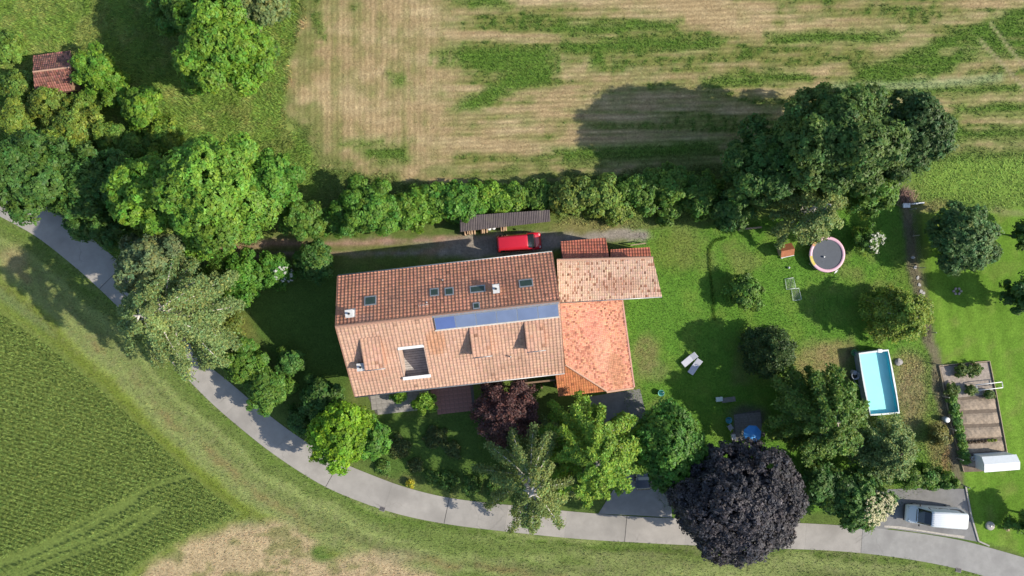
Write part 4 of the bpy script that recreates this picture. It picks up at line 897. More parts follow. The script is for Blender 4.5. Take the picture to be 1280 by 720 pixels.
for o in list(COL.objects):
    l = o.get('label', '')
    if 'cream blossoms' in l: blossoms(o, 1090, 632, 21, 3.6, 1500, 5, (.62, .58, .36))
    if 'white blossoms beside' in l: blossoms(o, 1094, 304, 12, 1.6, 260, 6, (.68, .68, .58))
    if 'white blossom south' in l: blossoms(o, 358, 343, 10, 1.2, 160, 7, (.65, .65, .6))

# ------------------------------------------------------------------ grass and crops as real blades
def blades(name, mask, n, L, wd, tilt, seed, box, cmul=(1, 1, 1), cvar=.22, flow=.8, colr=None, z0=0.0, label=None, cat=None, yel=.1):
    rng = np.random.default_rng(seed); x0, y0, x1, y1 = box
    P = np.stack([rng.uniform(x0, x1, n), rng.uniform(y0, y1, n)], 1); P = P[mask(P, rng)]; n = len(P)
    base = paint(P) if colr is None else np.tile(np.array(colr), (n, 1))
    a = fbm(P[:, 0]*.25, P[:, 1]*.25, seed+3)*9*flow+rng.normal(0, 1.6-flow, n); tl = rng.uniform(*tilt, n)
    l = rng.uniform(*L, n); w = rng.uniform(*wd, n)/2; d = np.stack([np.cos(a)*np.sin(tl), np.sin(a)*np.sin(tl), np.cos(tl)], 1)
    sd = np.stack([-np.sin(a), np.cos(a), rng.normal(0, .25, n)], 1)
    B = np.concatenate([P, np.full((n, 1), z0)], 1)
    V = np.stack([B-sd*w[:, None], B+sd*w[:, None], B+d*l[:, None]], 1).reshape(-1, 3); V[:, 2] = np.maximum(V[:, 2], z0*.9)
    if z0: V[:, 2] += np.repeat((fbm(P[:, 0]*.5, P[:, 1]*.5, 81)-.5)*.12, 3)
    col = base*np.array(cmul)*(1+rng.normal(0, cvar, (n, 1))); col[:, 0] *= 1+rng.normal(0, yel, n)
    return link(name, mesh_np(name, V, np.arange(3*n).reshape(n, 3), np.repeat(np.clip(col, .01, .6), 3, 0)), M_GRASS, kind='stuff', label=label, cat=cat)
def inpoly(*polys, out=()):
    def f(P, rng):
        m = np.zeros(len(P), bool)
        Q = P+np.stack([fbm(P[:, 0]*.6, P[:, 1]*.6, 62)-.5, fbm(P[:, 0]*.6, P[:, 1]*.6, 63)-.5], 1)*2.2
        for p in polys: m |= sdf(Q, p) < 0
        m &= sdf(P, ROADPOLY) > -.08+.22*(fbm(P[:, 0]*1.6, P[:, 1]*1.6, 61)-.5)*2
        for p in out: m &= sdf(P, p) > .1
        return m
    return f
def box_of(p, m=0): return (max(p[:, 0].min(), -64)-m, max(p[:, 1].min(), -36)-m, min(p[:, 0].max(), 64)+m, min(p[:, 1].max(), 36)+m)
blades('meadow_grass', inpoly(MEADOW), 95000, (.2, .55), (.05, .13), (.5, 1.25), 201, box_of(MEADOW), (1.15, 1.15, 1.05), .28, .8, label='tall tangled meadow grass around the old hut', cat='grass')
VERGE = np.vstack([RO, [[90, -40], [-66, -40], [-66, 10]]])
blades('verge_grass', lambda P, r: inpoly(VERGE, out=(WHEAT,))(P, r), 130000, (.10, .32), (.04, .10), (.5, 1.2), 202, box_of(VERGE), (1, 1, 1), .22, .7, label='rough banded grass on the verge along the road', cat='grass')
def weeds(P, rng):
    c = paint(P); return (sdf(P, STUB) < .8) & (c[:, 1]/c[:, 0] > 1.0+rng.uniform(0, .5, len(P)))
blades('field_weeds', weeds, 120000, (.12, .34), (.05, .11), (.4, 1.15), 203, (-26, 10, 62, 34), (1, 1.02, 1), .22, .4, label='green weeds sprouting in stripes on the stubble field', cat='weeds')
def straw(P, rng):
    c = paint(P); return ((sdf(P, STUB) < -.3) | (sdf(P, DRYF) < 0)) & (c[:, 1] < c[:, 0]*.95)
blades('straw', straw, 120000, (.08, .25), (.03, .06), (.8, 1.5), 204, (-45, -34, 62, 34), (1.12, 1.1, 1.08), .25, .2, label='loose pale straw lying on the stubble field', cat='straw')
def lawnm(P, rng):
    m = inpoly(LAWNE)(P, rng); return m
blades('lawn_grass', lawnm, 90000, (.06, .2), (.04, .09), (.5, 1.2), 205, box_of(LAWNE), (1, 1, 1), .2, .6, label='uneven garden grass between the pool and the barn', cat='grass')
EDGE_L = XY([(906, 297), (893, 301), (886, 310), (887, 335), (890, 360), (893, 400)])
blades('long_grass_edge', lambda P, r: linedist(P, EDGE_L) < .14, 45000, (.10, .26), (.05, .1), (.3, .9), 206, (20, -6, 26, 8), (1.0, 1.0, .95), .25, .3, label='strip of uncut long grass dividing the lawn', cat='grass')
FEN = XY([(1131, 246), (1136, 290), (1146, 340), (1156, 400), (1168, 450), (1182, 520), (1198, 600)])
TG = [XY(p) for p in ([(700, 215), (900, 205), (940, 270), (800, 285), (690, 282)], [(1130, 430), (1165, 440), (1200, 600), (1110, 600)], [(1145, 200), (1290, 190), (1290, 262), (1150, 262)], [(395, 205), (560, 236), (690, 225), (690, 262), (400, 262)])]
blades('tall_grass', inpoly(*TG), 110000, (.16, .38), (.06, .13), (.75, 1.35), 207, (-22, -22, 60, 15), (1.32, 1.34, 1.2), .28, .5, label='tall wild grass along the field edge and fence', cat='grass')
GRDN = XY([(230, 330), (430, 320), (440, 520), (690, 500), (760, 600), (620, 625), (480, 600), (380, 540), (250, 440)])
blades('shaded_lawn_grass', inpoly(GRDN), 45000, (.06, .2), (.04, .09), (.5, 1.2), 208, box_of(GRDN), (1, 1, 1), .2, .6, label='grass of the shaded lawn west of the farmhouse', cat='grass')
def wheat_mask(P, rng):
    d = sdf(P, WHEAT); m = d < -.08
    for l in TRAM: m &= linedist(P, l) > .33
    q = (P[:, 0]*.32+P[:, 1]*.95)*(2*math.pi/.50)       # drill rows
    return m & (np.sin(q+fbm(P[:, 0]*.3, P[:, 1]*.3, 77)*2) > -.25+rng.normal(0, .18, len(P))) & (fbm(P[:, 0]*1.4, P[:, 1]*1.4, 78) > .24)
wh = blades('wheat', wheat_mask, 340000, (.16, .36), (.05, .10), (.5, 1.3), 209, (-66, -36, -29, 3), (1, 1, 1), .20, .15, colr=(.205, .28, .066), z0=.30, label='dense green wheat crop with tractor lines beside the verge', cat='wheat')
# ------------------------------------------------------------------ vehicles
def loft_body(stations):
    """station: x, z_bottom, half width, z_belt, half width at roof, z_roof -> rings of 10 points"""
    R = []
    for x, zb, hw, zl, hr, zr in stations:
        e = min(.14, (zr-zl)*.4)
        R.append([Vector(p) for p in [(x, -hw*.93, zb), (x, -hw, zb+.18), (x, -hw, zl), (x, -hr, zr-e), (x, -hr+.16, zr), (x, hr-.16, zr), (x, hr, zr-e), (x, hw, zl), (x, hw, zb+.18), (x, hw*.93, zb)]])
    return R
def body_part(R, name, mat, par, bevel=0):
    mb = MB(); n = 10; vs = [p for r in R for p in r]; fs = []
    for i in range(len(R)-1):
        for k in range(n): fs.append((i*n+k, i*n+(k+1) % n, (i+1)*n+(k+1) % n, (i+1)*n+k))
    fs += [tuple(range(n)), tuple(range((len(R)-1)*n, len(R)*n))[::-1]]
    mb.add(vs, fs); o = mb.build(name, mat, par)
    bv = o.modifiers.new('bevel', 'BEVEL'); bv.width = .035; bv.segments = 2; bv.limit_method = 'ANGLE'; bv.angle_limit = math.radians(22)
    o.data.polygons.foreach_set('use_smooth', [True]*len(o.data.polygons))
    return o
def body_patch(R, i, j, k, u0, u1, v0, v1, off, name, mat, par):
    """glass or trim patch on the skin between rings i..j and ring points k..k+1"""
    def P(u, v): a_ = R[i][k].lerp(R[i][k+1], v); b_ = R[j][k].lerp(R[j][k+1], v); return a_.lerp(b_, u)
    q = [P(u0, v0), P(u1, v0), P(u1, v1), P(u0, v1)]; n = (q[1]-q[0]).cross(q[3]-q[0]).normalized()
    c = sum(q, Vector())/4; mid = Vector((c.x, 0, .9))
    if n.dot(c-mid) < 0: n = -n
    vs = [p+n*off for p in q]+[p-n*.02 for p in q]
    return MB().add(vs, [(0, 1, 2, 3), (7, 6, 5, 4), (0, 4, 5, 1), (1, 5, 6, 2), (2, 6, 7, 3), (3, 7, 4, 0)]).build(name, mat, par)
def windscreen(R, i, j, u0, u1, par, name='windscreen', off=.03):
    top = [R[i][k].lerp(R[j][k], u0) for k in (3, 4, 5, 6)]; bot = [R[i][k].lerp(R[j][k], u1) for k in (3, 4, 5, 6)]
    n = (bot[1]-top[1]).cross(top[2]-top[1]).normalized(); n = n if n.z > 0 else -n
    m = [a_.lerp(b_, .5)+n*.05 for a_, b_ in zip(top, bot)]; rows = [[p_+n*off for p_ in r_] for r_ in (top, m, bot)]
    vs = [p_ for r_ in rows for p_ in r_]; nv = len(vs); vs += [p_-n*.09 for p_ in vs]
    fs = [(r_*4+k, r_*4+k+1, r_*4+k+5, r_*4+k+4) for r_ in range(2) for k in range(3)]; fs += [tuple(x+nv for x in f)[::-1] for f in fs]
    e = [0, 1, 2, 3, 7, 11, 10, 9, 8, 4]; fs += [(e[k], e[(k+1) % 10], e[(k+1) % 10]+nv, e[k]+nv) for k in range(10)]
    return MB().add(vs, fs).build(name, M_CARGLASS, par)
def wheels(par, xs, hw, r=.34):
    for x in xs:
        for s_ in (-1, 1):
            w = MB(); pts = [(x, s_*(hw-.22), r), (x, s_*(hw-.02), r)]
            o = link('wheel', None, None, par)
            MB().tube(pts, r, 20).build('tyre', M_TYRE, o); MB().tube([(x, s_*(hw-.03), r), (x, s_*(hw+.003), r)], r*.6, 14).build('rim', M_METAL, o)
M_CARGLASS = plain('car_glass', (.012, .016, .022), .06, var=.05, spec=.9)
M_LAMP = plain('lamp_glass', (.6, .62, .62), .15, var=.05); M_REDL = plain('tail_lamp', (.35, .02, .02), .2)
def van(label, loc, rz, st, paint_mat, ws, roofribs, wheelx, hood_i, name='van'):
    v = thing(name, label, 'van', loc, rz); R = loft_body(st); L = st[-1][0]
    body_part(R, 'body', paint_mat, v)
    i, j = ws
    windscreen(R, i, j, .04, .93, v)
    for k, nm in ((2, 'side_window'), (6, 'side_window')):
        v0, v1 = (.14, .88) if k == 2 else (.12, .86)
        a = 1
        for (u0, u1) in ((.04, .36), (.39, .68), (.71, .97)):
            body_patch(R, a, i, k, u0, u1, v0, v1, .012, nm, M_CARGLASS, v)
    for s_ in (-1, 1):
        x, _, hw, zl, hr, zr = st[-2]
        MB().box((x-.02, s_*(hr-.1), zr-.13), (.3, .26, .18), rz=-s_*.2).build('headlight', M_LAMP, v, bevel=.03)
        xm = st[j][0]-.35; m = MB().box((xm, s_*(st[j][2]+.13), st[j][3]+.14), (.12, .22, .2)).build('wing_mirror', M_DARK, v, bevel=.03)
        MB().box((st[0][0]-.01, s_*(st[0][2]-.1), 1.0), (.05, .14, .4)).build('tail_light', M_REDL, v)
    MB().box((L-.04, 0, .42), (.16, st[-1][2]*2+.06, .26)).build('bumper', M_DARK, v, bevel=.04)
    MB().box((st[0][0]+.0, 0, .42), (.14, st[0][2]*2, .22)).build('bumper', M_DARK, v, bevel=.04)
    x0, x1, z, hw = st[1][0]+.1, st[i][0]-.15, st[1][5], st[1][4]-.22
    for k in range(roofribs):
        y = -hw+2*hw*k/(roofribs-1); MB().box(((x0+x1)/2, y, z+.0), (x1-x0, .05, .03)).build('roof_rib', paint_mat, v)
    # wipers and bonnet seam
    a_, b_ = R[j][4], R[j][5]
    for t in (.25, .6):
        p = a_.lerp(b_, t)+Vector((-.03, 0, .05)); MB().tube([p, p+Vector((-.1, .5, .1))], .012, 5).build('wiper', M_DARK, v)
    MB().box((R[j][4].x+.06, 0, R[j][4].z-.004), (.06, st[j][4]*2-.3, .03)).build('scuttle_grille', M_DARK, v)
    wheels(v, wheelx, st[1][2])
    return v
RED = plain('red_paint', (.50, .012, .028), .28, var=.05, spec=.5, coat=.6)
WHITEP = plain('white_car_paint', (.68, .70, .72), .35, var=.04, coat=.4)
p = G(649, 303, 1.0); p.z = .0
stR = [(0, .36, .92, 1.05, .74, 1.80), (.18, .30, .97, 1.1, .74, 1.93), (1.6, .28, .97, 1.1, .75, 1.96), (3.05, .28, .97, 1.1, .74, 1.95), (3.35, .28, .97, 1.1, .72, 1.90), (4.15, .28, .95, 1.06, .80, 1.20), (4.65, .30, .93, .92, .78, 1.02), (4.88, .34, .86, .68, .70, .78)]
ang = math.radians(5); off = Matrix.Rotation(ang, 3, 'Z') @ Vector((-2.44, 0, 0))
van('red van parked on the dirt track beside the farmhouse', p+off, ang, stR, RED, (4, 5), 2, (.85, 3.95), 6)
p = G(1168, 645, 1.2); p.z = .03
stW = [(0, .40, .93, 1.2, .80, 2.50), (.15, .34, .98, 1.25, .86, 2.60), (2.2, .34, .98, 1.25, .87, 2.62), (3.7, .34, .98, 1.25, .85, 2.58), (3.95, .34, .98, 1.25, .80, 2.50), (4.95, .34, .98, 1.15, .82, 1.42), (5.55, .36, .95, 1.0, .78, 1.12), (5.82, .40, .88, .72, .70, .82)]
ang = math.radians(176); off = Matrix.Rotation(ang, 3, 'Z') @ Vector((-2.9, 0, 0))
van('white panel van with ribbed roof on the asphalt parking place', p+off, ang, stW, WHITEP, (4, 5), 7, (.95, 4.7), 6)
# dark car, half hidden under the trees of the driveway
p = G(803, 590, .8); p.z = .03
car = thing('car', 'dark car parked in the shaded driveway beside the copper beech', 'car', p+Vector((0, 2.0, 0)), math.radians(-88))
stC = [(0, .40, .80, .85, .60, 1.05), (.15, .32, .86, .92, .62, 1.38), (.7, .28, .88, .92, .66, 1.47), (1.9, .26, .88, .92, .66, 1.47), (2.9, .26, .88, .92, .74, .98), (3.75, .28, .86, .78, .70, .86), (4.05, .34, .78, .58, .62, .66)]
R = loft_body(stC); NAVY = plain('dark_blue_paint', (.012, .016, .028), .25, var=.05, coat=.6); body_part(R, 'body', NAVY, car)
windscreen(R, 3, 4, .06, .9, car); windscreen(R, 1, 0, .1, .8, car, 'rear_window')
for k in (2, 6): body_patch(R, 1, 3, k, .1, .95, .15, .85, .012, 'side_window', M_CARGLASS, car)
for s_ in (-1, 1):
    MB().box((3.78, s_*.6, .68), (.26, .28, .14)).build('headlight', M_LAMP, car, bevel=.03); MB().box((2.6, s_*1.0, .95), (.12, .2, .14)).build('wing_mirror', M_DARK, car, bevel=.03)
wheels(car, (.7, 3.2), .88, .31)

# ------------------------------------------------------------------ trampoline
p = G(1034, 318, .85); p.z = 0
tr = thing('trampoline', 'round trampoline with pink edge pad on the lawn', 'trampoline', p)
PINK = plain('pink_pad', (.70, .42, .50), .6, var=.06)
MB().lathe((0, 0, .85), [(1.66, 0), (1.68, .04), (1.96, .05), (2.0, 0), (1.98, -.03)], 48).build('edge_pad', PINK, tr)
MB().lathe((0, 0, .83), [(0.001, -.03), (.8, -.02), (1.7, .0)], 48).build('jumping_mat', plain('mat_fabric', (.085, .095, .115), .8, var=.1), tr)
MB().lathe((0, 0, .80), [(1.98, -.03), (2.01, 0), (1.98, .03), (1.95, 0), (1.98, -.03)], 48).build('frame', M_METAL, tr)
for k in range(4):
    a = k*math.pi/2+.5; c, s_ = math.cos(a), math.sin(a); c2, s2 = math.cos(a+.5), math.sin(a+.5)
    MB().tube([(1.95*c, 1.95*s_, .8), (1.95*c, 1.95*s_, .03), (1.95*c2, 1.95*s2, .03), (1.95*c2, 1.95*s2, .8)], .025, 6).build('leg', M_METAL, tr)
for (a, w, colr, nm) in ((math.radians(203), .30, (.65, .52, .10), 'pad_patch'), (math.radians(140), .16, (.62, .30, .14), 'pad_patch')):
    mb = MB(); n = 6; vs = []
    for k in range(n+1):
        t = a-w+2*w*k/n; vs += [(1.67*math.cos(t), 1.67*math.sin(t), .907), (1.97*math.cos(t), 1.97*math.sin(t), .907)]
    mb.add(vs, [(2*k, 2*k+1, 2*k+3, 2*k+2) for k in range(n)]).build(nm, plain('pad_%d' % int(w*100), colr, .6), tr)
la = math.radians(-58); ux, uy = math.cos(la), math.sin(la)
lad = MB()
for s_ in (-.16, .16): lad.tube([(ux*2.03-uy*s_, uy*2.03+ux*s_, .85), (ux*2.45-uy*s_, uy*2.45+ux*s_, .02)], .022, 6)
for t in (.25, .5, .75): q_ = 2.03+.42*t; lad.box((ux*q_, uy*q_, .85*(1-t)), (.08, .34, .03), la)
lad.build('ladder', M_WHITE, tr)
p = G(1030, 321, .9); ball = thing('ball', 'small white ball lying on the trampoline mat', 'ball', (p.x, p.y, .815))
MB().lathe((0, 0, .11), [(.001, -.11), (.055, -.095), (.095, -.055), (.11, 0), (.095, .055), (.055, .095), (.001, .11)], 14).build('ball_shell', M_WHITE, ball)

# ------------------------------------------------------------------ pool
PZ = 1.2
pc = [G(1073.5, 441.5, PZ), G(1110.5, 437, PZ), G(1124.5, 516.5, PZ), G(1088, 519.5, PZ)]
cen = sum(pc, Vector())/4; cen.z = 0; L_ = [q-cen for q in pc]
pool = thing('swimming_pool', 'rectangular above-ground swimming pool with turquoise liner', 'pool', cen)
LIN = plain('pool_liner_lit', (.56, .90, .88), .35, var=.05, scale=.8); LINW = plain('pool_liner_shade', (.16, .70, .82), .35, var=.05)  # sunlit tone painted into the floor colour, shaded tone into the wall colour
PW = plain('pool_outer', (.26, .31, .37), .6, var=.1)
bulge = lambda a_, b_, t, k: a_.lerp(b_, t)+Vector(((b_-a_).y, -(b_-a_).x, 0)).normalized()*k*math.sin(math.pi*t)
ringo = []
for i in range(4):
    a_, b_ = L_[i], L_[(i+1) % 4]; n = 10 if (b_-a_).length > 4 else 5
    for k in range(n): ringo.append(bulge(a_, b_, k/n, -.10 if n == 10 else -.03))
def scale_in(p_, d): c = Vector((p_.x, p_.y, 0)); return c*(1-d/c.length)
n = len(ringo)
for i in range(n):                       # outer wall in separate panels
    a_, b_ = scale_in(ringo[i], .02), scale_in(ringo[(i+1) % n], .02)
    a_ = a_.lerp(b_, .03); b_ = b_.lerp(a_, .03); ai, bi_ = scale_in(a_, .05), scale_in(b_, .05)
    MB().add([(a_.x, a_.y, 0), (b_.x, b_.y, 0), (b_.x, b_.y, PZ-.04), (a_.x, a_.y, PZ-.04), (ai.x, ai.y, 0), (bi_.x, bi_.y, 0), (bi_.x, bi_.y, PZ-.04), (ai.x, ai.y, PZ-.04)],
             [(0, 1, 2, 3), (7, 6, 5, 4), (0, 4, 5, 1), (1, 5, 6, 2), (2, 6, 7, 3), (3, 7, 4, 0)]).build('wall_panel', PW, pool)
inn = [scale_in(p_, .12) for p_ in ringo]
mb = MB(); mb.add([(p_.x, p_.y, .02) for p_ in inn]+[(p_.x, p_.y, PZ-.03) for p_ in inn], [(i, (i+1) % n, n+(i+1) % n, n+i) for i in range(n)]); mb.build('liner', LINW, pool)
MB().add([(p_.x, p_.y, .52) for p_ in inn], [tuple(range(n))]).build('pool_floor', LIN, pool)  # floor set high so the wall's shadow on it stays short
mb = MB(); o_ = [scale_in(p_, -.02) for p_ in ringo]; i_ = [scale_in(p_, .17) for p_ in ringo]
mb.add([(p_.x, p_.y, PZ) for p_ in o_]+[(p_.x, p_.y, PZ+.01) for p_ in i_]+[(p_.x, p_.y, PZ-.09) for p_ in o_]+[(p_.x, p_.y, PZ-.09) for p_ in i_],
       [(i, (i+1) % n, n+(i+1) % n, n+i) for i in range(n)]+[(i, (i+1) % n, 2*n+(i+1) % n, 2*n+i) for i in range(n)]+[(n+i, n+(i+1) % n, 3*n+(i+1) % n, 3*n+i) for i in range(n)])
mb.build('rim', plain('pool_rim', (.66, .70, .72), .5, var=.08), pool)
mw, nt, pb, out = new_mat('pool_water'); N_, L2 = nt.nodes, nt.links
tb_ = N_.new('ShaderNodeBsdfTransparent'); tb_.inputs[0].default_value = (.80, .99, 1.0, 1); gl = N_.new('ShaderNodeBsdfGlossy'); gl.inputs['Roughness'].default_value = .03
fr = N_.new('ShaderNodeFresnel'); fr.inputs[0].default_value = 1.33; ms = N_.new('ShaderNodeMixShader')
nz = N_.new('ShaderNodeTexNoise'); nz.inputs['Scale'].default_value = 4; bp = N_.new('ShaderNodeBump'); bp.inputs['Strength'].default_value = .08; L2.new(nz.outputs[0], bp.inputs['Height'])
L2.new(bp.outputs[0], gl.inputs['Normal']); L2.new(bp.outputs[0], fr.inputs['Normal']); L2.new(fr.outputs[0], ms.inputs[0]); L2.new(tb_.outputs[0], ms.inputs[1]); L2.new(gl.outputs[0], ms.inputs[2]); L2.new(ms.outputs[0], out.inputs[0])
MB().add([(p_.x, p_.y, .85) for p_ in inn], [tuple(range(n))]).build('water', mw, pool)
q_ = G(1100, 440, PZ)-cen; MB().box((q_.x, q_.y+.12, PZ-.1), (.5, .4, .3)).build('skimmer', M_WHITE, pool, bevel=.04)
# pool pump, hoses, buckets
p = G(1068, 468, .4); pump = thing('pool_pump', 'grey pump with coiled hoses beside the pool wall', 'pump', (p.x, p.y, 0))
MB().lathe((0, .2, 0), [(.28, 0), (.28, .5), (.2, .62), (.001, .64)], 16, cap=False).build('filter_tank', M_GREY, pump)
MB().box((.05, -.35, .16), (.7, .45, .3)).build('motor', M_DARK, pump, bevel=.04)
coil = [(.33*math.cos(t*.6)*(1+.01*t), -.1+.42*math.sin(t*.6), .34+.012*t) for t in range(34)]
MB().tube(coil, .035, 6).build('hose', plain('pale_hose', (.45, .48, .55), .5), pump)
MB().tube([(-.1, -.5, .3), (.1, -.9, .35), (.45, -1.3, .45), (.75, -1.5, .75)], .035, 6).build('hose', M_GREY, pump)
for (px, py, colr, lb) in [(1067, 440.5, (.10, .33, .12), 'green bucket standing behind the pool corner'), (1078, 515, (.22, .50, .42), 'turquoise bucket at the lower pool corner'), (910.5, 525, (.05, .30, .36), 'teal bucket beside the garden chairs'), (826, 491, (.15, .45, .38), 'pale turquoise tub on the grass beside the green round tree')]:
    p = G(px, py, .25); b_ = thing('bucket', lb, 'bucket', (p.x, p.y, 0))
    MB().lathe((0, 0, 0), [(.001, .01), (.24, .01), (.33, .45), (.36, .46), (.36, .43), (.30, .42), (.22, .06), (.001, .06)], 18).build('bucket_shell', plain('bucket_'+lb[:4], colr, .5), b_)
    MB().tube([(.34*math.cos(t), .34*math.sin(t)*.3, .44+.18*math.sin(t)) for t in [k*math.pi/8 for k in range(9)]], .012, 5).build('handle', M_METAL, b_)
p = G(1124, 453, .2); rk = thing('stone', 'grey boulder beside the right pool wall', 'stone', (p.x, p.y, 0))
bm = bmesh.new(); bmesh.ops.create_icosphere(bm, subdivisions=2, radius=.42); rr = random.Random(3)
for v in bm.verts: v.co *= .85+.3*rr.random(); v.co.z = max(v.co.z*.6+.1, -.05)
me = bpy.data.meshes.new('stone'); bm.to_mesh(me); bm.free(); link('stone_body', me, plain('rock', (.30, .28, .27), .9, var=.25, bump=.4), rk)

# ------------------------------------------------------------------ garden furniture and toys
LAV = plain('lounger_fabric', (.50, .50, .56), .7, var=.06)
def lounger(label, px, py, ang):
    p = G(px, py, .35); t = thing('sun_lounger', label, 'lounger', (p.x, p.y, 0), ang)
    MB().box((-.3, 0, .36), (1.25, .72, .08)).build('seat', LAV, t, bevel=.02)
    MB().box((.62, 0, .47), (.74, .72, .07), M=Matrix.Rotation(-.32, 3, 'Y')).build('backrest', LAV, t, bevel=.02)
    for x in (-.8, .5):
        for y in (-.3, .3): MB().box((x, y, .16), (.06, .06, .33)).build('leg', M_GREY, t)
lounger('pale grey sun lounger on the shaded lawn, nearer the house wing', 861.5, 449.5, math.radians(40)); lounger('pale grey sun lounger on the shaded lawn, nearer the black conifer', 868.5, 458.5, math.radians(56))
p = G(908, 500, .4); bn = thing('garden_bench', 'grey slatted garden bench on the lawn above the round green tree', 'bench', (p.x, p.y, 0), math.radians(7))
for k in range(4): MB().box((.25, -.2+.14*k, .44), (1.5, .11, .035)).build('seat_slat', plain('bench_wood', (.2, .19, .175), .8, var=.2), bn)
for x in (-.4, .9): MB().box((x, 0, .21), (.07, .5, .42)).build('leg', M_WOOD, bn)
p = G(899, 499, .5); bw = thing('table', 'small pale green table at the end of the garden bench', 'table', (p.x, p.y, 0), .1)
MB().box((0, 0, .55), (.75, .5, .04)).build('table_top', plain('pale_green', (.5, .6, .55), .5), bw, bevel=.01)
for x in (-.3, .3):
    for y in (-.2, .2): MB().box((x, y, .265), (.04, .04, .53)).build('leg', M_METAL, bw)
# paved corner with parasol and chairs
paved('garden_terrace', [(918, 518), (950, 512), (957, 545), (915, 552)], plain('dark_paving', (.17, .16, .15), .9, var=.2), .5, .5, .02, .1)
p = G(941, 543, 2.1); pa = thing('parasol', 'bright blue octagonal parasol over the small garden terrace', 'parasol', (p.x, p.y, 0), .3)
BLUE = plain('blue_canvas', (.045, .25, .62), .7, var=.08)
for k in range(8):
    a0, a1 = k*math.pi/4, (k+1)*math.pi/4; r_ = 1.0
    q0, q1 = (r_*math.cos(a0), r_*math.sin(a0), 1.95), (r_*math.cos(a1), r_*math.sin(a1), 1.95)
    MB().add([(0, 0, 2.32), q0, q1, (q0[0], q0[1], 1.82), (q1[0], q1[1], 1.82)], [(0, 1, 2), (1, 3, 4, 2)]).build('canopy_panel', BLUE, pa)
    MB().tube([(0, 0, 2.28), (q0[0]*.98, q0[1]*.98, 1.93)], .012, 5).build('rib', M_METAL, pa)
MB().tube([(0, 0, 0), (0, 0, 2.38)], .025, 8).build('pole', M_METAL, pa); MB().lathe((0, 0, 0), [(.3, 0), (.3, .07), (.06, .12), (.06, .3)], 18, cap=True).build('base', M_CONC, pa)
def chair(label, px, py, ang, mat):
    p = G(px, py, .5); t = thing('garden_chair', label, 'chair', (p.x, p.y, 0), ang)
    MB().box((0, 0, .43), (.5, .5, .04)).build('seat', mat, t, bevel=.01); MB().box((0, .25, .72), (.5, .05, .5), M=Matrix.Rotation(-.2, 3, 'X')).build('backrest', mat, t, bevel=.01)
    for x in (-.22, .22):
        for y in (-.22, .22): MB().box((x, y, .21), (.04, .04, .42)).build('leg', M_METAL, t)
        MB().box((x*1.1, 0, .62), (.05, .5, .03)).build('armrest', mat, t)
chair('pale grey garden chair next to the teal bucket', 913, 534, 2.2, plain('chair_grey', (.32, .34, .37), .6)); chair('light folding chair between the parasol and the copper beech', 917, 546, 1.7, plain('chair_light', (.48, .5, .54), .6))
# play house
p = G(982, 313, .8); ph = thing('playhouse', 'small wooden playhouse with orange roof under the willow', 'playhouse', (p.x, p.y, 0), math.radians(12))
MB().box((0, 0, .5), (1.2, .95, 1.0)).build('wall', M_WOODL, ph)
for s_ in (-1, 1): MB().slab([(-.75, 0, 1.5), (.75, 0, 1.5), (.75, s_*.7, .95), (-.75, s_*.7, .95)], .04).build('roof', plain('orange_roof', (.34, .12, .05), .7, var=.2), ph)
MB().box((0, -.72, .95), (1.5, .06, .07)).build('fascia', M_WHITE, ph); MB().box((.1, -.485, .4), (.4, .03, .75)).build('door', M_WOOD, ph)
for (px, py, nm, lb, colr) in [(977, 322, 'toy', 'white toy lying in front of the playhouse', (.6, .6, .6)), (986, 334.5, 'ball', 'tiny white ball on the lawn below the playhouse', (.65, .65, .62))]:
    p = G(px, py, .1); o = thing(nm, lb, 'toy', (p.x, p.y, 0)); MB().lathe((0, 0, .14), [(.001, -.14), (.1, -.1), (.14, 0), (.1, .1), (.001, .14)], 10).build('toy_body', plain('toy_w', colr, .6), o)
# two little goals lying back to back
WF = plain('pale_frame', (.55, .62, .55), .5)
def goal(label, px, py, w, h, ang):
    p = G(px, py, .1); g = thing('toy_goal', label, 'goal', (p.x, p.y, 0), ang)
    c = [(-w/2, -h/2), (w/2, -h/2), (w/2, h/2), (-w/2, h/2)]
    for i in range(4): a_, b_ = c[i], c[(i+1) % 4]; MB().tube([(*a_, .1+.25*(i in (0, 1))*(1 if i == 1 else 0)), (*b_, .1)], .03, 6).build('frame_bar', WF, g)
    mb = MB()
    for k in range(1, 8): mb.tube([(-w/2+w*k/8, -h/2, .1), (-w/2+w*k/8, h/2, .1)], .005, 4)
    for k in range(1, 9): mb.tube([(-w/2, -h/2+h*k/9, .1), (w/2, -h/2+h*k/9, .1)], .005, 4)
    mb.build('net', WF, g, kind='stuff')
goal('upper white framed toy goal lying on the lawn', 987.5, 354.5, .95, 1.2, math.radians(8)); goal('lower white framed toy goal lying on the lawn', 995, 368, .85, 1.3, math.radians(8))

